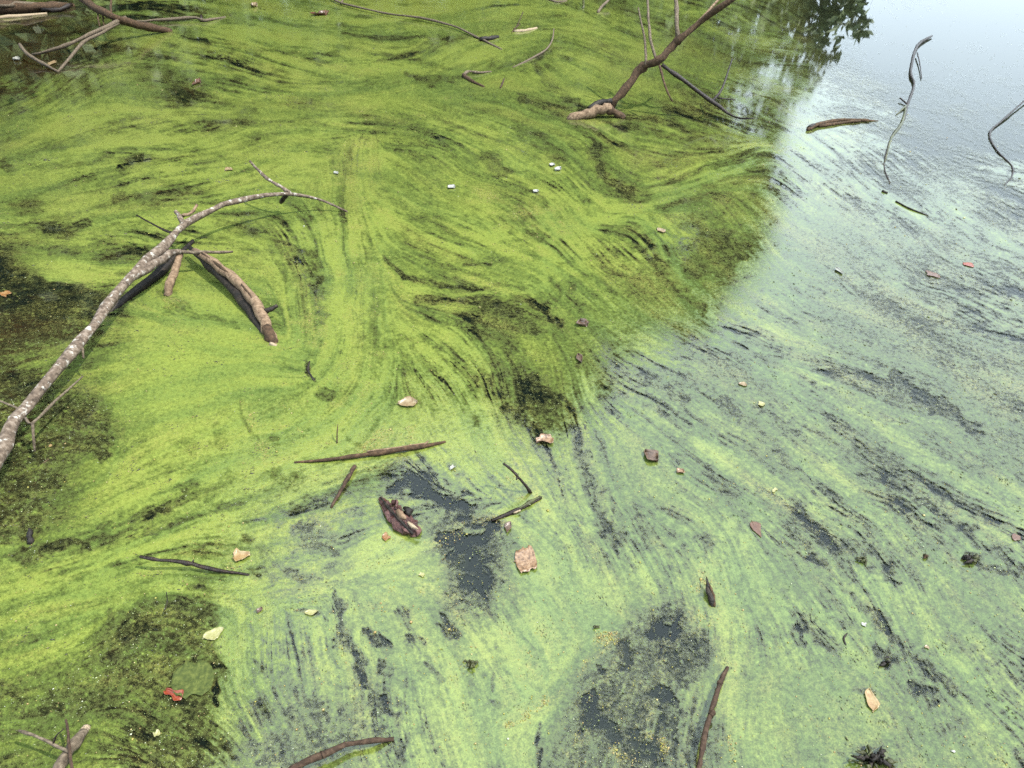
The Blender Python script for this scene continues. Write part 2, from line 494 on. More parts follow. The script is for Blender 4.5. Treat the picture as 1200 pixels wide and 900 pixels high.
DARK = [
    ([(213, 42), (230, 47), (246, 52)], 4.5, .9), ([(265, 50), (300, 58), (360, 64), (400, 64)], 3.5, .6), ([(400, 40), (450, 46), (528, 44)], 3, .6),
    ([(437, 75), (465, 68), (492, 62)], 3, .7), ([(475, 86), (500, 93), (542, 95)], 5.5, .6), ([(478, 70), (520, 80)], 4, .5),
    ([(645, 58), (628, 75), (640, 100), (680, 125), (718, 135)], 5, .5), ([(610, 110), (650, 130), (682, 138)], 6, .4), ([(600, 148), (630, 160), (660, 190)], 9, .4),
    ([(693, 160), (703, 197), (720, 222), (753, 238)], 7, .55), ([(570, 180), (592, 202)], 9, .5), ([(430, 155), (480, 150), (512, 165)], 12, .25),
    ([(160, 85), (200, 100), (250, 115)], 10, .35), ([(140, 205), (160, 195), (170, 185)], 8, .5), ([(170, 210), (200, 208)], 10, .5), ([(130, 235), (150, 230)], 7, .5),
    ([(200, 110), (225, 118)], 10, .45), ([(240, 150), (300, 140)], 12, .35), ([(340, 120), (400, 125)], 10, .35), ([(110, 178), (135, 182)], 6, .5), ([(75, 145), (85, 140)], 6, .5),
    ([(0, 192), (22, 200)], 6, .5), ([(40, 262), (80, 272), (112, 268)], 9, .55), ([(12, 238), (48, 246)], 8, .5), ([(60, 295), (110, 292), (157, 285)], 8, .55),
    ([(250, 265), (300, 275), (342, 290)], 8, .5), ([(265, 287), (320, 300)], 7, .45), ([(335, 285), (358, 300), (373, 322), (374, 355), (378, 380)], 9, .6),
    ([(440, 355), (434, 380), (445, 425)], 11, .35), ([(450, 300), (475, 325), (520, 335), (566, 341)], 5, .75), ([(578, 335), (617, 339)], 4, .6),
    ([(485, 350), (510, 354), (570, 352), (620, 350), (640, 366), (658, 382)], 5.5, .75), ([(542, 311), (582, 308)], 3, .6), ([(540, 368), (600, 374), (645, 385)], 22, .35),
    ([(590, 285), (640, 302)], 9, .4), ([(480, 255), (540, 275)], 10, .35), ([(475, 395), (490, 420)], 10, .3), ([(533, 430), (550, 447), (554, 474)], 10, .45), ([(554, 488), (560, 502)], 7, .6), ([(588, 483), (604, 479)], 7, .6),
    ([(618, 445), (637, 480), (648, 505)], 25, .35), ([(357, 423), (362, 440), (370, 448)], 4, 1.0), ([(374, 455), (386, 470)], 9, .7), ([(283, 470), (288, 500), (300, 515)], 3, .6),
    ([(205, 522), (222, 532)], 12, .45), ([(255, 505), (268, 520)], 9, .4), ([(312, 512), (320, 516)], 6, .6), ([(170, 605), (210, 582), (250, 566), (284, 556)], 9, .6), ([(325, 548), (352, 578)], 12, .55), ([(130, 612), (180, 602)], 10, .4),
    ([(0, 655), (45, 650), (60, 640), (106, 640)], 9, .6), ([(182, 343), (230, 370), (277, 381)], 5, .6), ([(190, 355), (205, 362)], 12, .5), ([(405, 513), (442, 530)], 5, .6), ([(320, 535), (400, 540)], 4, .5),
    ([(458, 574), (478, 562), (500, 578), (530, 592), (562, 595)], 8, .7), ([(540, 607), (562, 612), (586, 607)], 5, .6), ([(510, 634), (545, 637), (580, 612)], 12, 1.0), ([(557, 640), (551, 670), (549, 705)], 24, .7),
    ([(395, 700), (408, 740), (415, 780), (432, 806)], 8, .75), ([(425, 738), (445, 752), (457, 760)], 6, .9), ([(468, 712), (482, 742)], 7, .7), ([(472, 757), (497, 758)], 8, .9), ([(513, 723), (538, 748)], 7, .7),
    ([(498, 780), (518, 802)], 6, .7), ([(453, 815), (466, 852)], 9, .6), ([(438, 768), (452, 792)], 6, .7), ([(580, 755), (592, 778)], 5, .6), ([(577, 788), (580, 812)], 4, .7), ([(575, 825), (588, 832)], 5, .6),
    ([(408, 735), (400, 760)], 8, .6), ([(405, 830), (470, 890)], 10, .4), ([(636, 848), (632, 872), (631, 905)], 6, .7), ([(700, 780), (705, 790)], 4, .5),
    ([(730, 752), (727, 780)], 9, .5), ([(768, 750), (792, 724)], 15, .6), ([(820, 750), (800, 792)], 24, .35), ([(700, 815), (700, 850), (722, 872)], 16, .5), ([(765, 810), (782, 822)], 12, .6), ([(740, 860), (760, 890)], 16, .3),
    ([(660, 495), (680, 540), (692, 582)], 10, .45), ([(690, 560), (722, 622)], 7, .45), ([(700, 595), (732, 642)], 7, .4), ([(745, 428), (802, 472)], 10, .35), ([(840, 468), (880, 500), (942, 562)], 8, .35),
    ([(930, 588), (970, 630), (1010, 655), (1052, 682)], 11, .5), ([(1045, 437), (1100, 480), (1152, 512)], 9, .4), ([(985, 690), (1040, 740), (1090, 790), (1122, 812)], 8, .6), ([(922, 718), (960, 745), (982, 762)], 9, .6),
    ([(1068, 798), (1097, 816)], 9, .65), ([(1138, 650), (1192, 682)], 9, .5), ([(1100, 740), (1192, 802)], 12, .4), ([(943, 648), (967, 662)], 7, .7), ([(818, 635), (836, 646)], 9, .5), ([(1030, 560), (1110, 610), (1172, 652)], 9, .35),
    ([(1000, 340), (1080, 385), (1150, 430)], 10, .25), ([(890, 480), (962, 542)], 8, .35), ([(830, 560), (870, 600)], 8, .35), ([(1030, 760), (1050, 780)], 9, .5), ([(1000, 880), (1050, 890)], 16, .45), ([(1000, 805), (1015, 815)], 8, .5),
    ([(760, 290), (800, 340), (832, 372)], 13, .35), ([(700, 300), (720, 350)], 12, .25), ([(800, 260), (880, 300)], 16, .2), ([(660, 330), (672, 345)], 6, .5), ([(674, 415), (680, 428)], 6, .6), ([(640, 315), (655, 345)], 5, .4),
    ([(35, 622), (38, 640)], 7, .8), ([(250, 795), (258, 812), (255, 830)], 5, .9), ([(215, 770), (240, 778), (262, 786)], 6, .8), ([(225, 720), (232, 760), (222, 790)], 14, .5), ([(205, 825), (225, 850), (235, 875)], 12, .4),
    ([(285, 625), (300, 632)], 6, .7), ([(290, 668), (312, 672)], 6, .8), ([(325, 665), (365, 682)], 9, .65), ([(305, 640), (320, 690)], 8, .4), ([(380, 660), (400, 690)], 14, .3), ([(345, 718), (375, 722)], 4, .8), ([(0, 800), (30, 830)], 12, .3),
    ([(215, 690), (240, 687)], 4, .6), ([(300, 775), (315, 795)], 4, .5), ([(260, 665), (275, 660)], 5, .5),
]
LIGHT = [
    ([(893, 183), (800, 222), (747, 245), (690, 262), (640, 285)], 8, .45), ([(747, 250), (770, 285), (805, 335), (842, 372)], 7, .4), ([(525, 378), (560, 440), (575, 500), (602, 560)], 12, .25),
    ([(475, 342), (560, 346), (627, 343), (645, 310), (652, 280), (640, 235)], 8, .35), ([(860, 622), (900, 690), (922, 737)], 10, .35), ([(395, 682), (480, 650), (540, 622), (632, 584)], 6, .3),
    ([(100, 622), (200, 572), (300, 547), (352, 540)], 9, .3), ([(120, 690), (70, 710), (20, 730)], 14, .15), ([(200, 270), (260, 300)], 10, .2), ([(150, 330), (60, 325)], 9, .4), ([(640, 600), (640, 700), (600, 800)], 16, .2),
    ([(255, 30), (330, 35), (400, 50)], 3, .4), ([(590, 700), (585, 760)], 7, .2), ([(345, 520), (400, 500), (440, 440)], 14, .15), ([(20, 690), (100, 665), (200, 640)], 9, .25), ([(1130, 600), (1200, 640)], 18, .2), ([(960, 180), (990, 175)], 10, .3),
    ([(265, 745), (285, 800), (270, 850)], 12, .25), ([(250, 870), (240, 900)], 6, .3),
]
STRK = np.zeros((NV, NU))
for pts, w, k in DARK:
    sl, f = stroke_field(pts, w)
    STRK[sl] = np.minimum(STRK[sl], -1.0 * k * f * np.clip(.8 + .18 * N1[sl] + .12 * S1[sl], .3, 1.2))
for pts, w, k in LIGHT:
    sl, f = stroke_field(pts, w * 1.3, .7)
    STRK[sl] += k * f

# calmer, smoother film in a few places
AMP = np.ones((NV, NU))
for (a, b, ru, rv, k) in [(230, 450, 110, 70, .55), (640, 760, 80, 110, .5), (160, 690, 120, 25, .4), (1080, 60, 140, 90, .85), (60, 380, 80, 40, .3), (180, 780, 80, 70, .35), (540, 655, 40, 40, .5)]:
    AMP *= 1 - k * np.exp(-(((U - a) / ru) ** 2 + ((V - b) / rv) ** 2))
AMP *= np.clip(.85 + .35 * wnoise(34), .3, 1.5)
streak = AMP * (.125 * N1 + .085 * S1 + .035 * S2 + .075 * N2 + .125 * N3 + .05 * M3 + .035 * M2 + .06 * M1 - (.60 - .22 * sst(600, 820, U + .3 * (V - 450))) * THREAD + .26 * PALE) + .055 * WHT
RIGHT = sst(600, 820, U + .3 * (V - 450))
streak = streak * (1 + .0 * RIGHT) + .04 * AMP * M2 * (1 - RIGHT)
FILM = np.zeros((NV, NU))
for pts, w in [([(125, 745), (165, 722), (215, 722), (235, 740)], 26), ([(150, 765), (215, 790), (230, 860)], 38), ([(180, 880), (240, 900)], 34), ([(350, 830), (400, 870), (300, 880)], 26), ([(20, 490), (95, 495), (122, 530)], 36), ([(0, 560), (60, 565)], 40), ([(0, 600), (30, 625)], 30), ([(150, 800), (60, 830)], 30),
               ([(635, 470), (640, 500)], 22), ([(345, 620), (390, 640)], 26), ([(820, 280), (860, 320)], 40), ([(545, 690), (555, 720)], 14), ([(560, 372), (620, 378)], 22)]:
    sl, f = stroke_field(pts, w, .45)
    FILM[sl] = np.maximum(FILM[sl], f)
dens = B - .01 * RIGHT * (V < 700) + streak * np.clip(.55 + B, .35, 1) + STRK
film = .17 + .05 * S1 + .05 * M2 + .05 * M1 + .25 * np.clip(SPK - 1.3, 0, 1.5)
FILM = sst(.25, .7, FILM)
left = 1 - sst(110, 150, U)
film = film - .07 * left * sst(330, 400, V) * (1 - sst(640, 680, V))
dens = dens * (1 - .92 * FILM) + .92 * FILM * film
for pts, w in [([(-30, 345), (50, 345), (108, 350)], 22), ([(-30, 385), (30, 375), (75, 368)], 26), ([(-30, 60), (30, 62), (95, 66)], 20)]:
    sl, f = stroke_field(pts, w, .35)
    dens[sl] = dens[sl] * (1 - f) + f * (-.10 + .04 * N2[sl] + .04 * M2[sl])
# flecks of scum drifting in the clearings
dens += np.clip(SPK - 1.1, 0, 2) * .28 * np.clip(1 - B * 1.4, 0, 1) * sst(120, 400, V)
dens = np.clip(dens, -.6, 1.4)

# yellowed, older scum
YEL = np.zeros((NV, NU))
for pts, w, k in [
    ([(440, 90), (420, 150), (415, 220), (435, 300), (442, 345), (430, 430), (395, 505)], 26, .55), ([(340, 290), (372, 400), (385, 420)], 16, .6), ([(598, 852), (650, 815), (700, 762), (722, 744)], 7, 1.0),
    ([(550, 220), (640, 262), (662, 310)], 16, .7), ([(400, 520), (480, 512), (525, 518)], 9, .7), ([(290, 470), (310, 540)], 9, .6), ([(430, 690), (500, 730), (540, 790)], 30, .5), ([(650, 180), (620, 240)], 14, .3),
    ([(720, 880), (770, 870)], 18, .9), ([(745, 800), (755, 820)], 14, .8), ([(820, 670), (835, 700), (840, 730)], 16, .7), ([(250, 65), (330, 80), (420, 75)], 14, .4), ([(945, 160), (960, 140), (1020, 146)], 9, .7), ([(880, 210), (940, 150)], 12, .4),
    ([(1020, 300), (1025, 320)], 10, .6), ([(850, 860), (850, 890)], 8, .7), ([(180, 640), (280, 650)], 10, .3), ([(620, 580), (560, 625), (500, 645)], 6, .6), ([(340, 450), (350, 500)], 14, .5), ([(60, 330), (130, 325)], 8, .3), ([(310, 408), (322, 411), (332, 406)], 6, 1.), ([(660, 143), (690, 144), (735, 142)], 5, .9), ([(190, 352), (204, 356)], 6, .8), ([(196, 38), (206, 39)], 4, .9), ([(618, 582), (630, 580)], 7, .9), ([(288, 676), (300, 677)], 6, .8), ([(850, 780), (858, 778)], 6, .6), ([(400, 250), (412, 250)], 4, .7),
]:
    sl, f = stroke_field(pts, w, .8)
    YEL[sl] = np.maximum(YEL[sl], k * f)
yel = np.clip(YEL * (.35 + .3 * np.clip(M2 + N2, 0, 2)) + .16 * Y2 + .10 * M2 + .05, 0, 1)
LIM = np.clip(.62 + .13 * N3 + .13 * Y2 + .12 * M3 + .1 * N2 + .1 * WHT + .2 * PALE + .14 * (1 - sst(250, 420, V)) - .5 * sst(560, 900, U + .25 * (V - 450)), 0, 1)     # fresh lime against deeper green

verts = np.stack([PX, PY, np.full_like(PX, .004)], -1).reshape(-1, 3)
idx = np.arange(NV * NU).reshape(NV, NU)
dq = np.maximum(np.maximum(dens[:-1, :-1], dens[1:, 1:]), np.maximum(dens[1:, :-1], dens[:-1, 1:]))
keep = (dq > -.22)
quads = np.stack([idx[:-1, :-1][keep], idx[1:, :-1][keep], idx[1:, 1:][keep], idx[:-1, 1:][keep]], -1)
used = np.zeros(NV * NU, bool); used[quads.ravel()] = True
remap = np.cumsum(used) - 1
# the same scum carries on, coarser, past the surveyed stretch
OS = 10
ou, ov = np.arange(-150 - 70 * OS, 1350 + 70 * OS + 1, OS), np.arange(-100, 1320, OS)
OU, OV = np.meshgrid(ou, ov)
ot = -H / ((450 - OV) * CP - F * SP)
oP = np.stack([(OU - 600) * ot, ((450 - OV) * SP + F * CP) * ot, np.full(OU.shape, .004)], -1).reshape(-1, 3)
inner = (OU[:-1, :-1] >= -150) & (OU[1:, 1:] <= us[-1] + 1) & (OV[:-1, :-1] >= -70) & (OV[1:, 1:] <= vsq[-1] + 1)
oi_ = np.arange(OU.size).reshape(OU.shape)
oq = np.stack([oi_[:-1, :-1], oi_[1:, :-1], oi_[1:, 1:], oi_[:-1, 1:]], -1)[~inner]
ii = np.clip(((OU - us[0]) / ST).astype(int), 0, NU - 1); jj = np.clip(((OV - vsq[0]) / ST).astype(int), 0, NV - 1)
# mirror inwards across the rim so that the pattern continues
mi = np.where(OU < us[0], (2 * us[0] - OU - us[0]) / ST, np.where(OU > us[-1], NU - 1 - (OU - us[-1]) / ST, ii)).astype(int) % NU
mj = np.where(OV < vsq[0], (vsq[0] - OV) / ST, np.where(OV > vsq[-1], NV - 1 - (OV - vsq[-1]) / ST, jj)).astype(int) % NV
nv0 = int(used.sum())
allv = np.concatenate([verts[used], oP]); allf = np.concatenate([remap[quads], oq + nv0])
me = mesh_np('algae_scum', allv, allf)
for nm, arr in (('scum_thickness', dens), ('scum_yellow', yel), ('scum_fresh', LIM)):
    at_ = me.attributes.new(nm, 'FLOAT', 'POINT')
    at_.data.foreach_set('value', np.concatenate([arr.reshape(-1)[used], arr[mj, mi].reshape(-1)]).astype(np.float32))

m = MT('floating_algae')


def attr(name):
    a = m.n.new('ShaderNodeAttribute'); a.attribute_name = name
    return a.outputs['Fac']


g1 = m.noise(330, 2, .7); g2 = m.noise(75, 6, .78); g3 = m.noise(17, 6, .75)
grain = m.math('ADD', m.math('ADD', m.math('MULTIPLY', m.math('SUBTRACT', g1, .5), .5), m.math('MULTIPLY', m.math('SUBTRACT', g2, .5), 1.3)),
               m.math('MULTIPLY', m.math('SUBTRACT', g3, .5), .55))
D = m.math('ADD', attr('scum_thickness'), m.math('MULTIPLY', grain, .8))
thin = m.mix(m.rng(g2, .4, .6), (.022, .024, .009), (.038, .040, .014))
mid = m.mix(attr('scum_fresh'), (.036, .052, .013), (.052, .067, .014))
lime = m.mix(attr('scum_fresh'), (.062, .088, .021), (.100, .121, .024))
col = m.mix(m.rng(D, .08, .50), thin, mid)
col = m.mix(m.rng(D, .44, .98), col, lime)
yy = m.math('MULTIPLY', attr('scum_yellow'), m.rng(m.noise(150, 3, .7), .42, .62))
col = m.mix(m.math('MULTIPLY', yy, .75), col, (.125, .112, .030))
gm = m.n.new('ShaderNodeMix'); gm.data_type = 'RGBA'; gm.blend_type = 'MULTIPLY'; gm.inputs[0].default_value = 1.0
m.l.new(col, gm.inputs[6]); m.l.new(m.rng(m.math('ADD', m.math('MULTIPLY', g1, .5), m.math('MULTIPLY', g2, .5)), .33, .67, .58, 1.42), gm.inputs[7])
col = gm.outputs[2]
alpha = m.rng(D, -.20, .26, .0, 1.0)
rough = m.rng(D, .1, .7, .015, .07)
m.bump(grain, m.rng(D, .25, .9, .02, .32), .0012)
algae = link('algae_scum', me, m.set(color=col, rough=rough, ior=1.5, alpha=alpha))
tag(algae, 'bright green film of algae swirling over the pond surface', 'algae', kind='stuff')


# ------------------------------------------------------------------ trees on the banks (seen mirrored in the water)
mt = MT('tree_leaves')
oi = mt.n.new('ShaderNodeNewGeometry')
lc = mt.ramp(oi.outputs['Random Per Island'], [(.0, (.035, .060, .014)), (.5, (.065, .100, .024)), (1., (.105, .140, .040))])
mt.set(color=lc, rough=.6)
M_LEAF = mt.m
M_TRUNK = bark('tree_trunk_bark', (.03, .022, .016), (.07, .055, .042), (.12, .10, .08), scale=6)


def tube(pts, radii, sides=8, rough=.08, sub=3, seed=0, cap=True, bend=0.0):
    """tapered, knobbly limb through pts; returns verts, faces (numpy)"""
    rr = np.random.default_rng(seed + 17)
    P = np.array([tuple(p) for p in pts], float); Rr = np.array(radii, float)
    n = len(P)
    if sub > 1 and n >= 2:
        E = np.vstack([2 * P[0] - P[1], P, 2 * P[-1] - P[-2]])
        out, ro = [], []
        for i in range(n - 1):
            p0, p1, p2, p3 = E[i:i + 4]
            for k in range(sub):
                t = k / sub
                out.append(.5 * ((2 * p1) + (-p0 + p2) * t + (2 * p0 - 5 * p1 + 4 * p2 - p3) * t ** 2 + (-p0 + 3 * p1 - 3 * p2 + p3) * t ** 3))
                ro.append(Rr[i] * (1 - t) + Rr[i + 1] * t)
        out.append(P[-1]); ro.append(Rr[-1])
        P, Rr = np.array(out), np.array(ro)
        if bend: P[1:-1] += rr.normal(0, 1, (len(P) - 2, 3)) * Rr[1:-1, None] * bend
    n = len(P)
    T = np.gradient(P, axis=0); T /= np.linalg.norm(T, axis=1)[:, None] + 1e-9
    up_ = np.array([0, 0, 1.0]) if abs(T[0, 2]) < .9 else np.array([1.0, 0, 0])
    verts = []
    A = np.cross(T[0], up_); A /= np.linalg.norm(A)
    for i in range(n):
        A = A - T[i] * A.dot(T[i]); A /= np.linalg.norm(A) + 1e-9
        Bv = np.cross(T[i], A)
        k = 1 + (rr.normal(0, rough * 1.3) if 0 < i < n - 1 else 0)
        for s_ in range(sides):
            a = 2 * math.pi * s_ / sides
            r_ = Rr[i] * max(.4, k + rr.normal(0, rough))
            verts.append(P[i] + (A * math.cos(a) + Bv * math.sin(a)) * r_)
    faces = []
    for i in range(n - 1):
        for s_ in range(sides):
            a, b = i * sides + s_, i * sides + (s_ + 1) % sides
            faces.append((a, b, b + sides, a + sides))
    verts = list(verts)
    if cap:
        for e, ring in ((0, 0), (n - 1, (n - 1) * sides)):
            c = len(verts)
            verts.append(P[e] + T[e] * (Rr[e] * (.25 if e else -.25)))
            for s_ in range(sides):
                a, b = ring + s_, ring + (s_ + 1) % sides
                faces.append((b, a, c, c) if e == 0 else (a, b, c, c))
    return verts, faces


def tube_mesh(name, specs, origin=(0, 0, 0)):
    """one mesh from several tubes (pts, radii, kwargs)"""
    bm = bmesh.new()
    o = Vector(origin)
    for k, (pts, radii, kw) in enumerate(specs):
        vs_, fs_ = tube(pts, radii, seed=hash(name) % 97 + k if 'seed' not in kw else kw['seed'], **{a: b for a, b in kw.items() if a != 'seed'})
        bv = [bm.verts.new(Vector(v) - o) for v in vs_]
        for f in fs_:
            f = list(dict.fromkeys(f))
            try: bm.faces.new([bv[i] for i in f])
            except ValueError: pass
    bmesh.ops.recalc_face_normals(bm, faces=bm.faces)
    me = bpy.data.meshes.new(name)
    bm.to_mesh(me); bm.free()
    me.polygons.foreach_set('use_smooth', np.ones(len(me.polygons), bool))
    return me


def make_tree(label, base, clumps, leaves, lsize, group=None, trunk_r=.2, seed=1):
    """clumps: list of (centre Vector, radius)"""
    rr = np.random.default_rng(seed)
    root = empty('tree', base)
    tag(root, label, 'tree', group)
    base = Vector(base)
    cs = sorted(clumps, key=lambda c: c[0].z)
    top = cs[-1][0]
    mean = sum((c[0] for c in cs), Vector()) / len(cs)
    fork = base.lerp(mean, .45); fork.z = max(base.z + 1.2, min(c[0].z for c in cs) * .7)
    specs = [([base - Vector((0, 0, .3)), base.lerp(fork, .5) + Vector((.1, .1, 0)), fork, fork.lerp(top, .5), top], [trunk_r * 1.3, trunk_r, trunk_r * .8, trunk_r * .5, trunk_r * .12], dict(sides=9, rough=.05, seed=seed))]
    link('trunk', tube_mesh('trunk', specs, base), M_TRUNK, root)
    specs = []
    for i, (c, r) in enumerate(cs):
        f0 = fork.lerp(top, min(.8, .15 * i / max(1, len(cs)) + max(0, (c.z - fork.z) / max(.1, top.z - fork.z)) * .6))
        specs.append(([f0, f0.lerp(c, .5) + Vector((0, 0, .15 * r)), c, c + Vector(rr.normal(0, .4, 3)) * r], [trunk_r * .4, trunk_r * .25, trunk_r * .12, .01], dict(sides=5, rough=.05, seed=seed + i)))
        for q in range(4):
            d = Vector(rr.normal(0, .55, 3)) * r
            specs.append(([c, c + d * .5, c + d], [trunk_r * .12, trunk_r * .07, .006], dict(sides=4, rough=.05, sub=2, seed=seed + 50 + q)))
    link('limbs', tube_mesh('limbs', specs, base), M_TRUNK, root)
    vol = np.array([r ** 2 for c, r in clumps]); vol /= vol.sum()
    V_, F_ = [], []
    for (c, r), f in zip(clumps, vol):
        n = int(leaves * f)
        # little sprays inside every clump keep the edge uneven and open
        ns = max(6, n // 26)
        d = rr.normal(0, 1, (ns, 3)); d /= np.linalg.norm(d, axis=1)[:, None]
        spray = np.array(c) + d * (r * rr.uniform(.15, 1.0, (ns, 1)) ** .5) * np.array([1, 1, .9])
        pick = rr.integers(0, ns, n)
        cen = spray[pick] + rr.normal(0, 1, (n, 3)) * (r * .13 + .06)
        ax = rr.normal(0, 1, (n, 3)); ax /= np.linalg.norm(ax, axis=1)[:, None]
        bx = np.cross(ax, rr.normal(0, 1, (n, 3))); bx /= np.linalg.norm(bx, axis=1)[:, None]
        sz = lsize * rr.uniform(.6, 1.4, (n, 1))
        q = np.stack([cen - ax * sz, cen + bx * sz * .42, cen + ax * sz, cen - bx * sz * .42], 1)
        V_.append(q.reshape(-1, 3))
    V_ = np.concatenate(V_) - np.array(base)
    link('crown', mesh_np('crown', V_, np.arange(len(V_)).reshape(-1, 4), smooth=False), M_LEAF, root)
    return root


def crown(spots, Y, jitter=.8, seed=0):
    rr = random.Random(seed)
    out = []
    for (px, py, r) in spots:
        p = mirror_at(px, py, Y + rr.uniform(-jitter, jitter))
        w = at(px, py, 0)
        d = (Vector((0, 0, H)) - w).length + (p - w).length
        out.append((p, r / F * d))
    return out


TG = 'trees on the far bank, seen only as reflections'
A_ = crown([(842, 215, 58), (850, 290, 45), (885, 250, 20), (880, 180, 24), (805, 372, 24), (735, 395, 28), (685, 452, 26), (665, 488, 16), (810, 330, 45), (770, 345, 50), (715, 350, 48), (655, 420, 50), (625, 465, 40), (640, 495, 22), (610, 380, 80), (690, 270, 90), (750, 190, 90), (780, 110, 75), (700, 110, 90), (700, 20, 90), (650, -40, 80), (770, 20, 80), (770, -60, 90)], 17.5, seed=1)
make_tree('broad leafy tree mirrored at the edge of the bright water', (5.2, 18.5, .3), A_, 70000, .13, TG, .26, 3)
B_ = crown([(880, 20, 42), (915, 60, 30), (950, 30, 26), (985, 22, 22), (860, 80, 36), (930, 95, 22), (900, 130, 30), (945, -30, 50), (880, -50, 60), (1005, 30, 10), (965, 62, 14)], 24, seed=2)
make_tree('thin open tree mirrored near the top of the bright water', (9.6, 25, .3), B_, 4800, .16, TG, .2, 5)
C_ = crown([(560, 300, 120), (480, 420, 100), (430, 200, 140), (560, 150, 140), (540, 470, 60), (590, 60, 110), (430, 60, 110), (450, 500, 40), (400, 520, 60)], 19, seed=3)
make_tree('tall dense tree mirrored in the middle of the scum', (-.8, 20, .3), C_, 42000, .17, TG, .3, 7)
D_ = crown([(250, 300, 150), (300, 450, 110), (150, 440, 130), (200, 130, 150), (330, 80, 130), (60, 200, 140), (330, 540, 60), (240, 540, 70)], 17.5, seed=4)
make_tree('tall dense tree mirrored in the scum behind the leaning branch', (-7, 18.6, .3), D_, 42000, .17, TG, .3, 9)
E_ = crown([(60, 600, 130), (150, 760, 100), (30, 850, 130), (230, 660, 60), (-90, 640, 150), (-100, 420, 160), (170, 860, 80), (240, 800, 40)], 4.6, .4, seed=5)
make_tree('overhanging bank tree mirrored in the dark water near the viewer', (-9.0, 5.2, .35), E_, 22000, .11, None, .22, 11)
G_ = crown([(-60, 200, 150), (20, 60, 130), (100, 20, 110), (-120, 60, 150), (-150, 330, 150)], 13, seed=6)
make_tree('bank tree mirrored in the brown shallows behind the driftwood', (-11.5, 13.5, .35), G_, 26000, .16, TG, .26, 13)


# ------------------------------------------------------------------ sticks and branches
def P(*spots):
    return [at(*s) for s in spots]


def rpx(px, py, thick, z=0.):
    """radius in metres of a stick that looks `thick` survey units wide there"""
    return .5 * thick / F * (at(px, py, z) - Vector((0, 0, H))).length


def limb(spots, thick):
    """spots [(px,py,z)], thick [units] -> pts, radii"""
    return P(*spots), [rpx(s[0], s[1], t, s[2]) for s, t in zip(spots, thick)]


def stick(name, spots, thick, mat, label, cat='stick', group=None, parts=(), sides=9, rough=.09, bend=.13):
    """a stick that is one mesh, or, with parts [(part name, spots, thick, mat)], an Empty that parents them"""
    pts, rad = limb(spots, thick)
    base = min(pts, key=lambda p: p.z).copy()
    kw = dict(sides=sides, rough=rough, bend=bend, seed=int(spots[0][0] * 3 + spots[0][1]) % 997)
    if not parts:
        o = link(name, tube_mesh(name, [(pts, rad, kw)], base), MB[mat])
        o.location = base
        return tag(o, label, cat, group)
    root = empty(name, base)
    tag(root, label, cat, group)
    link('limb', tube_mesh('limb', [(pts, rad, kw)], base), MB[mat], root)
    for pn, sp, th, mt_ in parts:
        pts, rad = limb(sp, th)
        sub_ = pn.startswith('>')
        pn = pn.lstrip('>')
        o = link(pn, tube_mesh(pn, [(pts, rad, dict(sides=7, rough=rough, bend=bend, seed=int(sp[0][0] * 7 + sp[0][1]) % 997))], base), MB[mt_], last if sub_ else root)
        if not sub_: last = o
    return root


# leaning branch on the left
stick('fallen_branch', [(-40, 610, .10), (-4, 540, .10), (18, 492, .10), (55, 447, .11), (96, 398, .12), (140, 340, .13), (188, 292, .14), (217, 263, .14), (262, 240, .15), (300, 231, .14), (336, 227, .12), (372, 233, .07), (407, 248, .005)],
      [15, 13.5, 12.5, 11.5, 11.5, 10.5, 9, 7.2, 6, 5.2, 4.4, 3, 1.8], 'birch',
      'long leaning branch with pale lichened bark arching over the algae at left', 'branch',
      parts=[('side_branch', [(340, 226, .12), (325, 217, .15), (308, 205, .18), (293, 189, .21)], [4, 3.5, 3, 2.5], 'birch'),
             ('knot', [(338, 226, .12), (332, 233, .08), (329, 238, .05)], [5, 5.5, 3], 'dark'),
             ('side_branch', [(152, 326, .13), (172, 314, .13), (200, 297, .12), (212, 295, .11)], [10, 9, 8, 5], 'birch'),
             ('>twig', [(208, 295, .11), (240, 296, .09), (273, 295, .07)], [4, 4.5, 2.2], 'grey'),
             ('stub', [(216, 262, .14), (210, 253, .16), (205, 247, .18)], [6, 5, 3.5], 'birch'),
             ('>stub', [(213, 253, .15), (224, 250, .16), (231, 240, .18)], [4, 3.5, 2.6], 'pale'),
             ('twig', [(208, 276, .13), (185, 266, .14), (160, 252, .15)], [2.4, 2.2, 1.5], 'dark'),
             ('twig', [(28, 482, .10), (10, 474, .11), (-20, 462, .12)], [2.4, 2, 1.5], 'grey'),
             ('twig', [(30, 490, .10), (38, 496, .10), (65, 470, .09), (97, 441, .08)], [3, 3, 2.6, 1.6], 'grey'),
             ('>twig', [(38, 496, .10), (39, 512, .07), (41, 529, .03)], [3, 2.8, 2.0], 'grey'),
             ('stub', [(95, 403, .12), (97, 412, .10), (98, 420, .08)], [3, 2.6, 2], 'grey')])
stick('low_dark_piece', [(116, 376, -.005), (152, 346, .012), (192, 314, .02), (226, 282, .015)], [4, 8, 9, 4], 'char',  # dark uneven tube lying low along the underside of the branch
      'dark knobbly length lying underneath the leaning lichened branch', 'log', rough=.16, sides=10)
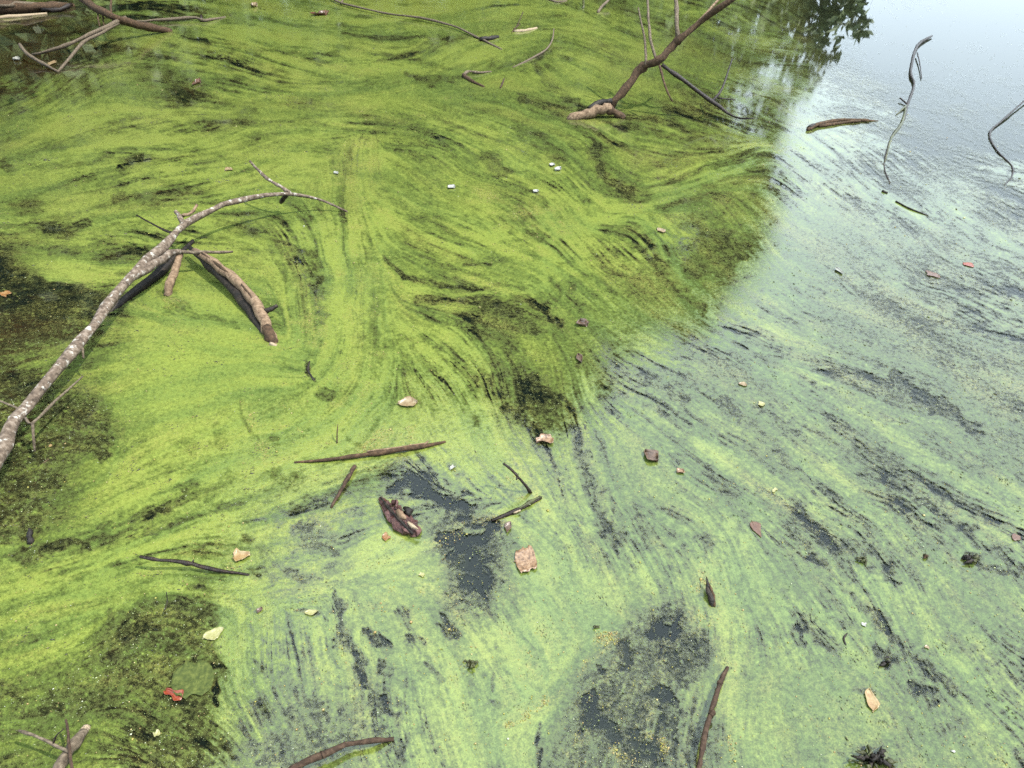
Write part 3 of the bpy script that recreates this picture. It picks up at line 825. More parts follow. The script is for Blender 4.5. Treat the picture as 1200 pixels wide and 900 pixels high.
root = stick('peeled_log', [(228, 294, .08), (252, 309, .08), (278, 330, .06), (300, 358, .04), (315, 387, .015), (322, 406, -.01)], [7, 9.5, 11, 12, 12, 10], 'pale',
      'thick peeled log slanting into the algae with a blackened lower side, its shade included', 'log', rough=.05, sides=12,
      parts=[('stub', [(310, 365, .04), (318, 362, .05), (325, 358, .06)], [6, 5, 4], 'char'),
             ('charred_shaded_side', [(222, 290, .055), (246, 312, .05), (271, 337, .035), (293, 365, .012), (310, 394, -.005)], [5, 10, 11, 11, 6], 'char'),  # blackened wood plus the log's shaded lower left, both put in as black
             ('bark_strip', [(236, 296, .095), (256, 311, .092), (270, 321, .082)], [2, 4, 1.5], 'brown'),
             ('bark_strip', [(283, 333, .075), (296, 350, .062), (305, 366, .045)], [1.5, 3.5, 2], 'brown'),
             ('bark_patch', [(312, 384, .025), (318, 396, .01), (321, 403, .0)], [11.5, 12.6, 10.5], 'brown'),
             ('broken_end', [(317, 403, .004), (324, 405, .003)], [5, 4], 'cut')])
stick('peeled_log', [(211, 298, .09), (206, 314, .07), (199, 332, .04), (196, 347, .0)], [7.5, 8, 8.5, 8], 'pale',
      'short pale peeled stub hanging down beside the leaning branch', 'log', rough=.04, sides=10,
      parts=[('wet_tip', [(197, 344, .004), (197, 354, -.02)], [9, 7], 'char')])

# snag at the top right of centre
stick('snag', [(716, 124, .05), (734, 102, .16), (754, 78, .28), (770, 72, .33), (788, 54, .42), (798, 45, .47), (820, 26, .57), (852, 4, .70), (880, -16, .8)], [9, 9, 9.5, 9, 8, 8, 6.5, 5, 4], 'brown',
      'bare forked snag rising out of the algae beneath the tree reflections', 'branch',
      parts=[('root_log', [(666, 141, -.005), (682, 136, .02), (700, 130, .05), (716, 126, .07)], [8, 9.5, 11, 10], 'pale'),
             ('root_log', [(712, 128, .06), (722, 133, .03), (731, 139, .0)], [10, 8, 7], 'brown'),
             ('bark_flap', [(690, 127, .06), (702, 121, .08), (717, 118, .1)], [5, 8, 6], 'char'),
             ('twig', [(757, 76, .30), (756, 50, .42), (752, 30, .52), (748, 9, .62)], [3, 2.6, 2.4, 1.6], 'grey'),
             ('twig', [(769, 70, .34), (762, 45, .45), (760, 20, .56), (758, -12, .7)], [3.2, 3, 2.6, 2.2], 'grey'),
             ('side_branch', [(795, 46, .46), (793, 30, .54), (793, 12, .62), (790, -12, .72)], [5, 4.6, 4.4, 4], 'grey'),
             ('twig', [(813, 31, .54), (828, 15, .62), (845, -4, .7)], [3, 3, 2.4], 'pale'),
             ('side_branch', [(776, 76, .32), (800, 94, .24), (834, 119, .12), (860, 137, .06), (883, 139, .08)], [4.4, 4, 4, 2.6, 1.4], 'dark'),
             ('>twig', [(834, 119, .12), (846, 104, .18), (858, 69, .32)], [3, 2.4, 1.5], 'dark'),
             ('>twig', [(841, 115, .13), (862, 117, .12)], [2, 1], 'dark'),
             ('twig', [(773, 77, .32), (780, 102, .22), (788, 119, .14)], [2.6, 2.2, 1.5], 'brown')])

# thin dark twigs standing in the bright water
stick('standing_twig', [(1092, 42, .016), (1075, 54, .013), (1067, 84, .010), (1071, 100, .008), (1063, 123, .005), (1058, 143, .002), (1045, 160, .002), (1036, 193, .002), (1043, 215, .002)], [1.6, 2.8, 2.6, 2.4, 2.6, 2.2, 2.0, 2, 1.4], 'dark',
      'crooked dark twig bent upright in the bright open water', 'twig', parts=[
          ('twig', [(1075, 62, .025), (1078, 75, .018), (1080, 92, .01)], [1.3, 1.1, .8], 'dark'), ('twig', [(1063, 122, .01), (1055, 115, .02)], [2, 1.4], 'dark'),
          ('twig', [(1062, 124, .01), (1050, 135, .004)], [2, 1.2], 'mossy'), ('algae_coat', [(1063, 124, .004), (1057, 144, .004), (1045, 161, .004), (1037, 190, .004)], [2.8, 3, 2.8, 1.6], 'mossy')])
stick('standing_twig', [(1215, 105, .03), (1180, 136, .015), (1160, 155, .006), (1168, 176, .004), (1186, 195, .004), (1185, 208, .004), (1177, 217, .002)], [1.8, 1.8, 2.2, 1.9, 1.8, 1.6, 1.2], 'dark',
      'bent thin twig at the right edge of the bright open water', 'twig')
stick('drift_log', [(946, 152, .012), (958, 146, .018), (980, 141, .014), (1006, 141, .010), (1029, 142, .002)], [3, 4, 4, 3.4, 1.6], 'brown',
      'small half-sunken log with tan crust beside the crooked dark twig', 'log', parts=[('knot', [(948, 150, .015), (954, 147, .02)], [5, 5], 'char'), ('bark_strip', [(960, 148, .012), (985, 144, .012), (1008, 142, .011)], [3, 3, 2], 'brown')])
stick('drift_twig', [(1050, 236, .006), (1068, 245, .008), (1088, 253, .004)], [2, 1.8, 1.2], 'dark', 'tiny straight twig floating below the crooked dark twig', 'twig')
stick('drift_twig', [(1034, 224, .006), (1040, 226, .006)], [3, 2.4], 'char', 'tiny dark nub of wood just below the crooked dark twig', 'twig')

# driftwood at the top left
stick('driftwood_branch', [(88, -10, .34), (102, 2, .30), (133, 20, .22), (160, 29, .12), (182, 34, .05), (200, 37, .0)], [5, 6, 6.5, 7.5, 7, 6], 'brown', 'thick bare branch dipping into the algae at the top left', 'branch', parts=[
    ('side_branch', [(147, 21, .19), (117, 35, .16), (85, 50, .10), (62, 58, .06), (38, 64, .02)], [4, 3.8, 3.4, 3, 2.2], 'grey'),
    ('side_branch', [(147, 22, .18), (120, 38, .14), (97, 50, .10), (82, 68, .05), (68, 84, .0)], [3.4, 3, 2.7, 2.4, 1.8], 'grey'),
    ('twig', [(114, 10, .26), (115, 22, .20), (117, 31, .15)], [1.5, 1.4, 1.2], 'brown'), ('twig', [(120, 14, .24), (121, 24, .18), (122, 30, .15)], [1.4, 1.2, 1], 'brown'),
    ('twig', [(130, 18, .23), (130, 4, .3), (131, -8, .36)], [2, 1.8, 1.6], 'brown'), ('stub', [(133, 20, .22), (136, 27, .16)], [5, 4], 'dark')])
stick('drift_twig', [(23, 52, .10), (33, 64, .07), (50, 74, .03), (68, 84, .01)], [2.6, 3.2, 3, 2.6], 'grey', 'short pale stick meeting the forked driftwood tip at top left', 'twig')
stick('drift_stick', [(160, 25, .03), (190, 23, .03), (230, 21, .03), (240, 24, .02), (264, 20, .005)], [2.4, 2.8, 3, 3.4, 1.8], 'grey', 'horizontal grey stick pointing right from the top left driftwood', 'stick',
      parts=[('stub', [(236, 23, .02), (236, 18, .05)], [3, 2.4], 'dark')])
stick('low_dark_piece', [(-30, 12, .03), (10, 10, .05), (50, 8, .05), (86, 7, .01)], [13, 12, 10, 5], 'brown', 'half-sunken dark log in the brown shallows at the top left corner', 'log', rough=.14, parts=[
    ('bark_strip', [(0, 7, .09), (30, 5, .09), (70, 4, .06)], [4, 4, 2.5], 'grey'), ('root', [(50, 12, .02), (70, 11, .03), (84, 5, .06)], [5, 4, 3], 'dark')])
stick('drift_stick', [(-10, 22, .01), (20, 19, .012), (55, 16, .006)], [3, 3.4, 2], 'cut', 'pale bleached stick lying in front of the half-sunken dark log', 'stick')

# twigs along the top and centre
stick('floating_twig', [(385, -4, .03), (402, 4, .03), (450, 15, .035), (493, 21, .035), (530, 30, .03), (552, 40, .02), (568, 48, .012), (588, 58, .004)], [1.5, 1.9, 2.1, 2.1, 2.1, 2.1, 2, 1.6], 'grey', 'long thin pale twig lying across the algae at the top', 'twig',
      parts=[('stub', [(562, 46, .02), (573, 45, .02), (584, 43, .012)], [4, 5, 3], 'char'), ('twig', [(400, 3, .03), (405, -6, .06)], [1.6, 1.2], 'grey')])
stick('floating_twig', [(649, 34, .05), (647, 47, .03), (640, 58, .015), (622, 69, .008), (601, 79, .004)], [1.2, 1.6, 2, 2, 1.4], 'grey', 'curved hook-shaped pale twig near the top centre', 'twig')
stick('floating_twig', [(543, 88, .015), (553, 95, .012), (567, 102, .004)], [4, 4, 2.6], 'brown', 'small V-shaped twig lying on the algae at upper centre', 'twig', parts=[
    ('side_branch', [(543, 88, .015), (549, 84, .02), (562, 85, .015), (576, 84, .004)], [3.6, 3, 2.4, 1.4], 'grey')])
stick('floating_twig', [(586, 103, .006), (589, 97, .02), (591, 92, .03)], [2, 1.8, 1.2], 'red', 'tiny red-brown twig next to the small V-shaped twig', 'twig')
stick('floating_twig', [(600, 38, .005), (606, 30, .03), (613, 14, .08)], [1.2, 1.1, .8], 'red', 'hair-thin reddish sprig near the top centre', 'twig', parts=[('twig', [(602, 34, .015), (610, 28, .04)], [1, .7], 'red')])
stick('floating_stick', [(603, 37, .006), (615, 36, .010), (629, 33, .004)], [3, 4, 2.4], 'cut', 'pale chip of wood floating beside the hair-thin reddish sprig', 'stick')
stick('floating_twig', [(701, 15, .004), (704, 9, .03), (712, 1, .07), (716, -6, .1)], [3, 3, 2.6, 2], 'grey', 'short grey twig sticking up at the top edge left of the snag', 'twig')
stick('floating_twig', [(683, 10, .004), (684, 3, .04), (682, -6, .09)], [2.4, 2, 1.6], 'mossy', 'short algae-coated twig poking up at the top edge', 'twig')
stick('floating_stick', [(640, -2, .006), (652, 2, .01), (664, 1, .004)], [3, 3, 2], 'grey', 'bit of grey wood floating at the top edge', 'stick')

stick('floating_stick', [(345, 542, .004), (372, 540, .008), (400, 537, .011), (432, 532, .014), (465, 528, .014), (495, 523, .012), (522, 518, .004)], [2.6, 4, 4.6, 5, 5.4, 5, 3], 'brown', 'long straight brown stick floating level at the centre left', 'stick',
      parts=[('bark_strip', [(430, 529, .02), (460, 525, .021), (500, 519, .016)], [2, 2.2, 1.4], 'pale'), ('stub', [(496, 522, .014), (502, 517, .02)], [2.6, 2], 'pale')])
stick('floating_stick', [(388, 595, .004), (396, 580, .010), (405, 565, .013), (411, 554, .015), (416, 546, .012)], [3, 4.6, 5, 5, 4.6], 'red', 'short ribbed brown stick just under the long straight floating stick', 'stick', rough=.13)
stick('standing_twig', [(622, 578, .002), (616, 569, .03), (607, 559, .06), (600, 551, .08), (590, 543, .10)], [4, 3.4, 3.4, 3.2, 2.8], 'dark', 'short dark twig poking up and casting a shadow at the centre', 'twig', parts=[('stub', [(607, 559, .06), (605, 562, .062)], [2.4, 1.6], 'dark')])
stick('floating_stick', [(634, 583, .004), (622, 590, .008), (606, 598, .008), (592, 604, .006), (576, 610, .003)], [4, 5, 5, 5, 3], 'dark', 'dark crusted stick lying at the foot of the short upright twig', 'stick', rough=.16, parts=[
    ('crust', [(633, 582, .010), (620, 589, .013), (607, 596, .012)], [4, 4.6, 2], 'mossy'), ('bark_patch', [(610, 598, .014), (602, 601, .013)], [2, 2], 'cut')])
stick('floating_twig', [(164, 652, .05), (178, 655, .045), (205, 658, .035), (226, 661, .026), (255, 668, .014), (292, 674, .003)], [3, 4, 4, 4.4, 4, 3], 'dark', 'thin dark twig with its own shadow at the lower left', 'twig', parts=[
    ('stub', [(225, 660, .028), (227, 656, .035)], [2.6, 1.6], 'dark')])
stick('floating_stick', [(818, 905, .03), (821, 888, .03), (829, 848, .028), (836, 825, .025), (844, 800, .018), (853, 782, .005)], [5, 5.6, 5.6, 5, 4.6, 3.4], 'red', 'slim reddish brown stick standing at the bottom right of centre', 'stick', parts=[
    ('knot', [(833, 838, .029), (835, 834, .029)], [7, 6], 'red'), ('knot', [(843, 802, .02), (845, 798, .019)], [6.4, 5.4], 'red')])
stick('floating_stick', [(330, 908, .03), (352, 896, .03), (380, 884, .03), (404, 873, .028), (432, 869, .022), (461, 866, .006)], [6, 6.4, 6.4, 6, 5.4, 4], 'red', 'curved brown twig entering from the bottom edge left of centre', 'stick', parts=[
    ('knot', [(376, 885, .031), (380, 883, .031)], [9, 8], 'red')])
stick('floating_stick', [(62, 915, .05), (74, 892, .04), (88, 871, .025), (101, 853, .004)], [9, 10, 10, 8], 'grey', 'pale peeled stick in the bottom left corner', 'stick', rough=.06, parts=[('cut_end', [(98, 857, .009), (101, 852, .006)], [8.6, 7], 'cut')])
stick('drift_twig', [(22, 856, .06), (40, 862, .06), (62, 872, .055), (84, 883, .05)], [2.2, 2.6, 3, 2.6], 'grey', 'thin twig crossing the pale peeled stick in the bottom left corner', 'twig', parts=[
    ('twig', [(62, 872, .055), (66, 862, .07), (75, 854, .08)], [1.6, 1.4, 1], 'dark')])
stick('drift_twig', [(77, 843, .07), (80, 860, .06), (82, 882, .055), (85, 905, .05)], [1.8, 2.4, 2.8, 3], 'red', 'upright reddish twig leaning on the pale peeled stick', 'twig')
stick('stump', [(38, 641, -.01), (36, 633, .01), (35, 628, .018), (34, 619, .03)], [7, 5.5, 5.5, 2], 'char', 'tiny black stump poking out of the dark water at left', 'stump', rough=.2, sides=7)
stick('drift_stick', [(835, 713, .0), (833, 702, .012), (830, 690, .02), (828, 676, .028)], [3, 7, 5, 1.2], 'char', 'dark pointed sliver of bark standing among yellow seeds', 'bark', rough=.14,
      parts=[('pale_edge', [(837, 711, .004), (836, 698, .018), (831, 684, .034)], [3, 3, 1.5], 'brown')])
stick('sunken_stick', [(40, 558, -.012), (52, 545, -.008), (68, 531, -.012)], [5, 7, 4], 'pale', 'orange-brown stick just under the dark water at left', 'stick')
stick('drift_stick', [(363, 424, .002), (361, 434, .003), (368, 446, .002)], [2.4, 3, 2.4], 'char', 'small black sliver curled beside the swirl at centre left', 'stick')
stick('drift_twig', [(193, 715, .03), (196, 705, .02), (195, 694, .045)], [1, 1.2, .8], 'char', 'hair-thin black stem at the rim of the dark patch lower left', 'twig')
stick('drift_twig', [(991, 757, .002), (989, 748, .006), (993, 742, .003)], [2, 2.4, 1.4], 'char', 'tiny black fleck of twig right of the bark sliver', 'twig')
stick('drift_twig', [(395, 520, .002), (395, 508, .03), (396, 497, .05)], [1.6, 1.4, 1], 'brown', 'tiny upright stem above the long straight floating stick', 'twig')

# ------------------------------------------------------------------ dark bark chunk
def chunk(name, spots, width, mat, label, cat, parts=()):
    a, b = at(*spots[0]), at(*spots[-1])
    base = (a + b) / 2; base.z = 0
    root = empty(name, base); tag(root, label, cat)
    rr = np.random.default_rng(3)
    pts, rad = limb(spots, width)
    vs_, fs_ = tube(pts, rad, sides=9, rough=.2, seed=5)
    vs_ = [(v[0], v[1], .004 + (v[2] - .004) * .6) for v in vs_]
    bm = bmesh.new(); bv = [bm.verts.new(Vector(v) - base) for v in vs_]
    for f in fs_:
        try: bm.faces.new([bv[i] for i in dict.fromkeys(f)])
        except ValueError: pass
    me = bpy.data.meshes.new('bark'); bm.to_mesh(me); bm.free()
    link('bark', me, MB[mat], root)
    for pn, sp, th, mt_ in parts:
        pts, rad = limb(sp, th)
        link(pn, tube_mesh(pn, [(pts, rad, dict(sides=6, rough=.2, seed=int(sp[0][0])))], base), MB[mt_], root)
    return root


MB['redbark'] = bark('wet_red_bark', (.012, .006, .005), (.05, .02, .016), (.13, .06, .05), rough=.35, scale=70)
chunk('bark_chunk', [(446, 584, .01), (456, 594, .018), (468, 606, .02), (480, 617, .02), (491, 625, .008)], [8, 15, 19, 19, 12], 'redbark',
      'dark red-brown rotten bark chunk floating near the centre', 'bark', parts=[
          ('splinter', [(446, 583, .02), (458, 598, .03), (472, 613, .032), (484, 626, .02)], [2.5, 4, 4, 3], 'char'), ('wood_face', [(466, 598, .036), (470, 603, .038), (475, 608, .036)], [5, 8, 4], 'pale'),
          ('splinter', [(460, 590, .03), (465, 586, .045), (464, 596, .03)], [5, 3, 4], 'redbark'), ('splinter', [(478, 612, .036), (484, 617, .036), (490, 620, .03)], [3, 4, 2], 'cut'), ('lump', [(474, 595, .03), (479, 599, .035), (477, 604, .03)], [5, 8, 5], 'char')])

# ------------------------------------------------------------------ leaves
def leaf(name, spot, length, width, angle, mat, label, curl=.15, shape='oval', cat='leaf', lift=.004, tilt=0., stalk=True, seed=0, group=None):
    """length/width in survey units; angle of the long axis on the water (degrees, survey view)"""
    px, py = spot
    c = at(px, py, 0)
    a = R(angle)
    dv = at(px + math.cos(a) * 8, py - math.sin(a) * 8, 0) - c
    yaw = math.atan2(dv.y, dv.x)
    Lm = length * dv.length / 8
    dw = at(px - math.sin(a) * 8, py - math.cos(a) * 8, 0) - c
    Wm = width * abs((dw - dv * (dw.dot(dv) / dv.length_squared)).length) / 8
    rr = random.Random(seed + int(px))
    n, k = 14, 4
    vs_, fs_ = [], []
    for i in range(n + 1):
        t = i / n
        if shape == 'oval': w = math.sin(math.pi * t) ** .75
        elif shape == 'point': w = (1 - t) ** .8 * min(1, t * 5) ** .6 * 1.1
        elif shape == 'lobed': w = math.sin(math.pi * (t * .9 + .05)) ** .6 * (.85 + .3 * math.sin(t * 5 + px) + .12 * math.sin(t * 11 + py))
        elif shape == 'square': w = min(1, .35 + 5 * t, .45 + 6 * (1 - t)) * (.92 + .07 * math.sin(t * 15 + 1))
        else: w = math.sin(math.pi * t) ** .5 * (.9 + .09 * math.sin(t * 9) + .06 * math.sin(t * 21))
        w = max(w, .03) * (1 + rr.uniform(-.07, .07))
        for j in range(-k, k + 1):
            s_ = j / k
            y = s_ * w * Wm / 2 * (1 + (.25 * math.sin(t * 6 + px * 1.7 + 2 * (s_ > 0)) if shape not in ('round', 'square') else 0)) + .06 * Wm * math.sin(t * 3 + py)
            z = lift + curl * Wm * (s_ * s_ * .6 - .12 + .25 * (t - .5) ** 2) + rr.uniform(-.02, .02) * Wm + .02 * Wm * abs(math.sin(t * 22)) * abs(s_)
            vs_.append(((t - .5) * Lm, y, max(z, .0055)))
    row = 2 * k + 1
    for i in range(n):
        for j in range(2 * k):
            a0 = i * row + j
            fs_.append((a0, a0 + 1, a0 + 1 + row, a0 + row))
    me = mesh_np('blade', np.array(vs_), np.array(fs_))
    o = None
    if stalk:
        root = empty(name, c)
        b = link('blade', me, ML[mat], root)
        q = [(-.56 * Lm, 0, lift + .002), (-.2 * Lm, 0, lift + .001 + curl * Wm * -.05), (.3 * Lm, 0, lift + .001)]
        link('midrib', tube_mesh('midrib', [([Vector(v) for v in q], [Wm * .028, Wm * .022, Wm * .012], dict(sides=5, rough=.05, sub=3, seed=2))]), ML[mat], root)
        o = root
    else:
        o = link(name, me, ML[mat]); o.location = c
    so = b if stalk else o
    sm = so.modifiers.new('thickness', 'SOLIDIFY'); sm.thickness = .0009
    o.rotation_euler = (tilt, 0, yaw)
    return tag(o, label, cat, group)


LV = [
    ('fallen_leaf', (478, 474), 26, 13, 5, 'tan', 'pale tan dry leaf floating alone on bright algae at the centre', .25, 'oval', 'leaf', 0, True),
    ('fallen_leaf', (616, 658), 27, 33, 8, 'pink', 'squarish mottled pinkish-brown leaf floating below the centre', .10, 'square', 'leaf', 0, True),
    ('fallen_leaf', (638, 517), 20, 15, 20, 'pink', 'curled brown leaf at the tip of the dark tree reflection', .3, 'lobed', 'leaf', 0, True),
    ('fallen_leaf', (763, 537), 22, 14, -35, 'brown', 'curled brown leaf with a pale rim right of the centre', .5, 'oval', 'leaf', 0, True),
    ('fallen_leaf', (1020, 822), 29, 17, 98, 'cream', 'cream and orange leaf floating upright at the lower right', .25, 'oval', 'leaf', .0, True),
    ('fallen_leaf', (251, 744), 30, 14, 27, 'yellow', 'slender pale yellow leaf beside the dark patch at lower left', .2, 'oval', 'leaf', 0, True),
    ('fallen_leaf', (284, 654), 22, 17, 10, 'cream', 'small orange-yellow leaf at the end of the thin dark twig', .3, 'lobed', 'leaf', 0, True),
    ('fallen_leaf', (204, 816), 23, 19, -35, 'red', 'bright red-orange leaf scrap beside the round green leaf', .4, 'lobed', 'leaf', 0, True),
    ('water_leaf', (227, 799), 60, 52, 15, 'green', 'large round murky green leaf floating at the lower left', .05, 'round', 'leaf', 0, True),
    ('fallen_leaf', (886, 622), 24, 14, -60, 'rust', 'pointed rust-brown leaf floating right of the centre', .06, 'point', 'leaf', 0, True),
    ('fallen_leaf', (453, 631), 14, 13, 0, 'orange', 'little orange leaf scrap just below the dark bark chunk', .2, 'lobed', 'leaf', 0, False),
    ('fallen_leaf', (1190, 631), 17, 11, -25, 'rust', 'dull pinkish leaf at the right edge of the picture', .06, 'oval', 'leaf', 0, False),
    ('fallen_leaf', (1092, 323), 15, 12, 10, 'rust', 'dull reddish leaf in the pale water, left of its pair', .06, 'lobed', 'leaf', 0, False),
    ('fallen_leaf', (1134, 311), 14, 9, 10, 'red', 'small reddish leaf in the pale water, right of its pair', .06, 'oval', 'leaf', 0, False),
    ('feather', (983, 319), 16, 8, -50, 'white', 'small white feather floating on the pale green water', .5, 'oval', 'feather', 0, True),
    ('feather', (647, 195), 11, 5, 0, 'white', 'white feather scrap, upper of the touching pair at upper centre', .4, 'oval', 'feather', 0, False),
    ('feather', (654, 200), 13, 7, 20, 'white', 'white feather scrap, lower of the touching pair at upper centre', .5, 'oval', 'feather', 0, False),
    ('feather', (628, 226), 11, 5, 10, 'white', 'single white feather scrap just below the touching pair', .5, 'oval', 'feather', 0, False),
    ('feather', (529, 221), 15, 7, -5, 'white', 'white petal-like scrap on algae left of the feather pair', .3, 'oval', 'feather', 0, False),
    ('feather', (394, 204), 9, 5, 10, 'white', 'tiny white scrap right of the arching branch fork', .3, 'oval', 'feather', 0, False),
    ('feather', (530, 550), 10, 9, 40, 'white', 'tiny white fluff above the crescent of dark water', .6, 'lobed', 'feather', 0, False),
    ('fallen_leaf', (683, 381), 14, 14, -40, 'brown', 'small crumpled brown leaf, upper of two above the tree tip reflection', .6, 'lobed', 'leaf', 0, True),
    ('fallen_leaf', (679, 422), 16, 9, -65, 'brown', 'small dark folded leaf, lower of two above the tree tip reflection', .7, 'oval', 'leaf', 0, True),
    ('fallen_leaf', (377, 18), 13, 8, -10, 'rust', 'small rusty leaf beside the long pale twig at the top', .3, 'lobed', 'leaf', 0, False),
    ('fallen_leaf', (232, 98), 9, 7, 0, 'rust', 'tiny rust scrap below the top left driftwood', .3, 'lobed', 'leaf', 0, False),
    ('fallen_leaf', (595, 619), 12, 17, 0, 'brown', 'small dark brown scrap above the squarish mottled leaf', .3, 'lobed', 'leaf', 0, False),
    ('fallen_leaf', (870, 452), 15, 6, -15, 'tan', 'faint tan leaf sliver on the green right of centre', .2, 'oval', 'leaf', 0, False),
    ('fallen_leaf', (892, 475), 11, 8, 10, 'yellow', 'tiny yellow leaf on a dark streak right of centre', .2, 'lobed', 'leaf', 0, False),
    ('fallen_leaf', (907, 576), 9, 8, 40, 'yellow', 'tiny yellow leaf just above the pointed rust-brown leaf', .2, 'lobed', 'leaf', 0, False),
    ('fallen_leaf', (797, 554), 11, 9, 30, 'pink', 'tiny brown scrap right of the curled pale-rimmed leaf', .5, 'lobed', 'leaf', 0, False),
    ('fallen_leaf', (1012, 733), 10, 8, 20, 'white', 'tiny whitish scrap above the cream and orange leaf', .3, 'lobed', 'leaf', 0, False),
    ('fallen_leaf', (305, 717), 12, 7, 55, 'brown', 'tiny folded brown leaf right of the slender yellow leaf', .6, 'oval', 'leaf', 0, False),
    ('fallen_leaf', (365, 719), 18, 7, 12, 'yellow', 'small pale yellow sliver on a black gap at lower left', .3, 'oval', 'leaf', 0, False),
    ('fallen_leaf', (494, 675), 10, 7, 15, 'yellow', 'tiny yellow petal beside the slate water patch', .3, 'lobed', 'leaf', 0, False),
    ('fallen_leaf', (60, 524), 5, 5, 0, 'cream', 'tiny pale dot of leaf on the dark water at left', .3, 'round', 'leaf', 0, False),
    ('fallen_leaf', (20, 71), 14, 5, 5, 'white', 'bleached white chip in the brown shallows at top left', .3, 'oval', 'leaf', 0, False),
    ('fallen_leaf', (62, 75), 13, 6, 35, 'tan', 'small tan scrap by the pale stick in the brown shallows', .3, 'oval', 'leaf', 0, False),
    ('fallen_leaf', (775, 272), 13, 9, 0, 'tan', 'faint tan scrap inside the dark tree reflection', .2, 'lobed', 'leaf', 0, False),
    ('fallen_leaf', (185, 862), 12, 14, 30, 'yellow', 'pale yellowish scrap below the round green leaf', .3, 'lobed', 'leaf', 0, False),
    ('fallen_leaf', (1085, 760), 8, 6, 0, 'tan', 'tiny tan scrap amid the dark streaks at lower right', .3, 'lobed', 'leaf', 0, False),
    ('fallen_leaf', (298, 8), 10, 5, 0, 'tan', 'tiny tan scrap at the top edge right of the driftwood', .3, 'lobed', 'leaf', 0, False),
    ('fallen_leaf', (268, 200), 12, 6, 15, 'tan', 'pale tan scrap above the arching branch', .2, 'lobed', 'leaf', 0, False),
    ('fallen_leaf', (1116, 882), 8, 6, 0, 'white', 'tiny whitish scrap near the bottom right corner', .3, 'lobed', 'leaf', 0, False),
    ('fallen_leaf', (8, 346), 16, 12, 20, 'orange', 'sodden orange leaf in the brown gap at the left edge', .1, 'lobed', 'leaf', 0, False),
]
for (nm, sp, ln, wd, an, mt_, lb, cu_, sh, ct, ti, stlk) in LV:
    q = .62 if mt_ == 'white' else .72 if ln < 18 else .9
    leaf(nm, sp, ln * q, wd * q, an, mt_, lb, cu_, sh, ct, .005, ti, stlk)


# ------------------------------------------------------------------ clumps of debris
def sprig(name, spot, spread, n, mat, label, cat, thick=1.6, hgt=.02, seed=0):
    rr = random.Random(seed)
    c = at(*spot)
    root = empty(name, c); tag(root, label, cat)
    for i in range(n):
        a = rr.uniform(0, 6.28); d = rr.uniform(.2, 1) * spread
        e = (spot[0] + math.cos(a) * d, spot[1] + math.sin(a) * d * .6)
        s0 = (spot[0] + rr.uniform(-.3, .3) * spread, spot[1] + rr.uniform(-.2, .2) * spread)
        z1 = rr.uniform(.2, 1) * hgt
        pts, rad = limb([(s0[0], s0[1], .006), ((s0[0] + e[0]) / 2 + rr.uniform(-3, 3), (s0[1] + e[1]) / 2, z1), (e[0], e[1], rr.uniform(.005, hgt * .6))], [thick, thick * rr.uniform(.8, 2), thick * .5])
        link('stem', tube_mesh('stem', [(pts, rad, dict(sides=5, rough=.25, sub=3, bend=.5, seed=i + seed))], c), MB[mat if rr.random() < .75 else 'mossy'], root)
    return root


sprig('moss_tuft', (1025, 890), 32, 26, 'char', 'dark tangled tuft of weed at the bottom right edge', 'weed', 2.6, .03, 1)
sprig('weed_sprig', (1137, 654), 14, 9, 'char', 'small black sprig of weed among streaks at right', 'weed', 2.2, .02, 2)
sprig('weed_sprig', (1013, 655), 14, 8, 'mossy', 'small mossy tangle on the dark streak at right', 'weed', 1.6, .012, 3)
sprig('weed_sprig', (553, 777), 12, 10, 'mossy', 'little tuft of debris below the slate water patch', 'weed', 2.2, .018, 4)
sprig('weed_sprig', (1085, 652), 5, 4, 'brown', 'tiny brown knot of debris at right', 'weed', 2, .01, 5)
sprig('weed_sprig', (1038, 775), 12, 9, 'char', 'dark crumbly tuft above the cream and orange leaf', 'weed', 2, .012, 6)
sprig('weed_sprig', (700, 900 - 165), 9, 6, 'mossy', 'faint mossy curl left of the speckled slate gap', 'weed', 1.4, .01, 7)

# yellow seeds and flecks afloat: uncountable
oct_v = np.array([(1, 0, 0), (-1, 0, 0), (0, 1, 0), (0, -1, 0), (0, 0, .5), (0, 0, -.5)], float)
oct_f = np.array([(0, 2, 4), (2, 1, 4), (1, 3, 4), (3, 0, 4), (2, 0, 5), (1, 2, 5), (3, 1, 5), (0, 3, 5)])


GU, GV = np.stack([np.gradient(PX, axis=1), np.gradient(PY, axis=1)], -1), np.stack([np.gradient(PX, axis=0), np.gradient(PY, axis=0)], -1)
WD = GU * DX[..., None] + GV * DY[..., None]
WYAW = np.arctan2(WD[..., 1], WD[..., 0]).reshape(-1)


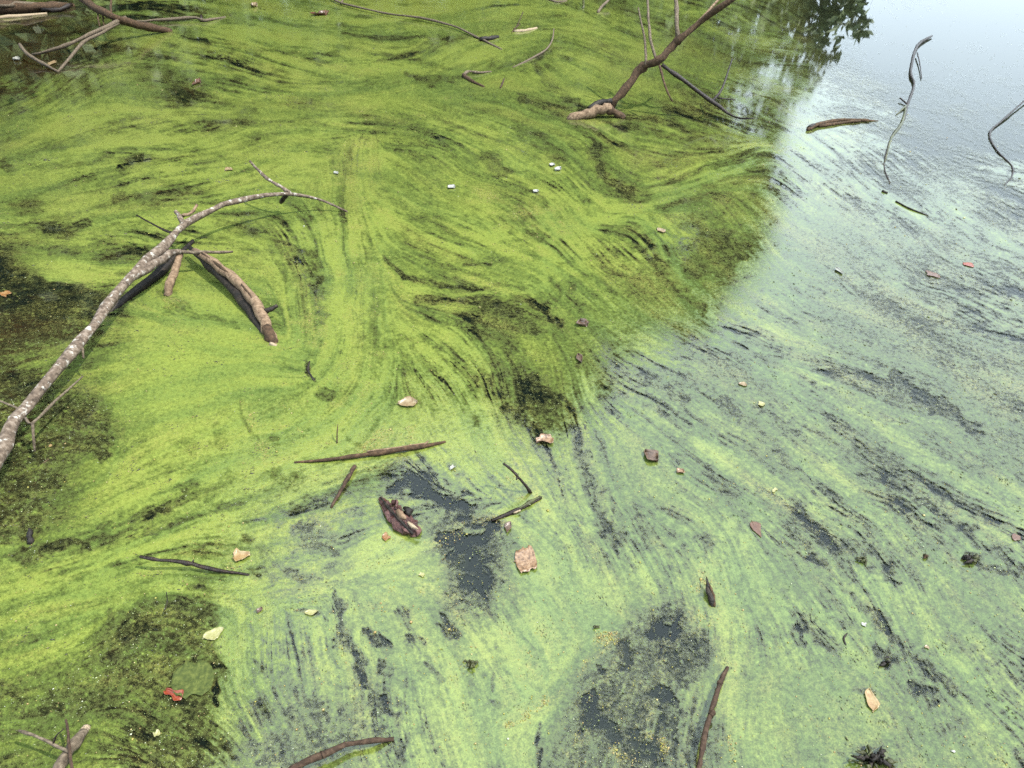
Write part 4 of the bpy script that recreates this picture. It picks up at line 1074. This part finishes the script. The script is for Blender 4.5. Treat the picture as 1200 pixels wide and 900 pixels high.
def flecks(name, weight, count, size, cols, label, seed, zmax=.006, along=0.0, long=1.0):
    rr = np.random.default_rng(seed)
    w = (np.clip(weight, 0, None) * (V > 20)).reshape(-1)
    # same number per patch of water, thinned with distance
    cs = np.cumsum(w); k = np.searchsorted(cs, rr.uniform(0, cs[-1], count))
    c = verts[k].copy(); c[:, 2] = rr.uniform(.0045, zmax, count)
    dist = np.sqrt(c[:, 0] ** 2 + c[:, 1] ** 2 + H * H)
    c[:, :2] += rr.normal(0, .002, (count, 2))
    yaw = rr.uniform(0, 6.28, count); s_ = size * rr.lognormal(0, .4, count) * (.45 + .28 * np.clip(dist, 0, 5))
    asp = rr.uniform(.45, 1, count)
    al = rr.uniform(0, 1, count) < along
    yaw = np.where(al, WYAW[k] + rr.normal(0, .2, count), yaw); asp = np.where(al, asp / long, asp); s_ = np.where(al, s_ * long ** .6, s_)
    vx = oct_v[None, :, 0] * s_[:, None]; vy = oct_v[None, :, 1] * (s_ * asp)[:, None]
    X = vx * np.cos(yaw)[:, None] - vy * np.sin(yaw)[:, None] + c[:, 0:1]
    Y = vx * np.sin(yaw)[:, None] + vy * np.cos(yaw)[:, None] + c[:, 1:2]
    Z = oct_v[None, :, 2] * (s_ * .8)[:, None] + c[:, 2:3]
    fv = np.stack([X, Y, Z], -1).reshape(-1, 3)
    ff = (oct_f[None] + (np.arange(count) * 6)[:, None, None]).reshape(-1, 3)
    mm = MT(name)
    g = mm.n.new('ShaderNodeNewGeometry')
    mm.set(color=mm.ramp(g.outputs['Random Per Island'], cols), rough=.5)
    o = link(name, mesh_np(name, fv, ff, smooth=False), mm.m)
    return tag(o, label, 'debris', kind='stuff')


flecks('floating_seeds', YEL ** 1.5 * np.clip(M2 + .4 * M1, 0, 2) + .02, 9000, .0013, [(0., (.154, .133, .021)), (.4, (.210, .189, .035)), (.7, (.182, .112, .042)), (1., (.280, .252, .098))], 'yellow seeds and chaff sprinkled over the algae', 21)
clear = np.clip(1 - dens * 1.7, 0, 1) * sst(250, 480, V) * np.clip(M1 + .3, 0, 2)
flecks('floating_flecks', clear + .05 + .35 * FILM * sst(300, 480, V), 14000, .0010, [(0., (.070, .091, .021)), (.5, (.126, .154, .042)), (.9, (.210, .224, .112)), (1., (.350, .350, .280))], 'pale green flecks adrift in the dark clearings', 22)
dark = np.clip(M2 - .3, 0, 2) * (.3 + np.clip(N2, 0, 2)) * np.clip(dens, 0, 1)
flecks('floating_grit', dark, 11000, .0009, [(0., (.010, .010, .005)), (.6, (.022, .020, .010)), (1., (.06, .045, .02))], 'dark crumbs and threads of rotten plant matter over the algae', 23, along=.85, long=3.2)
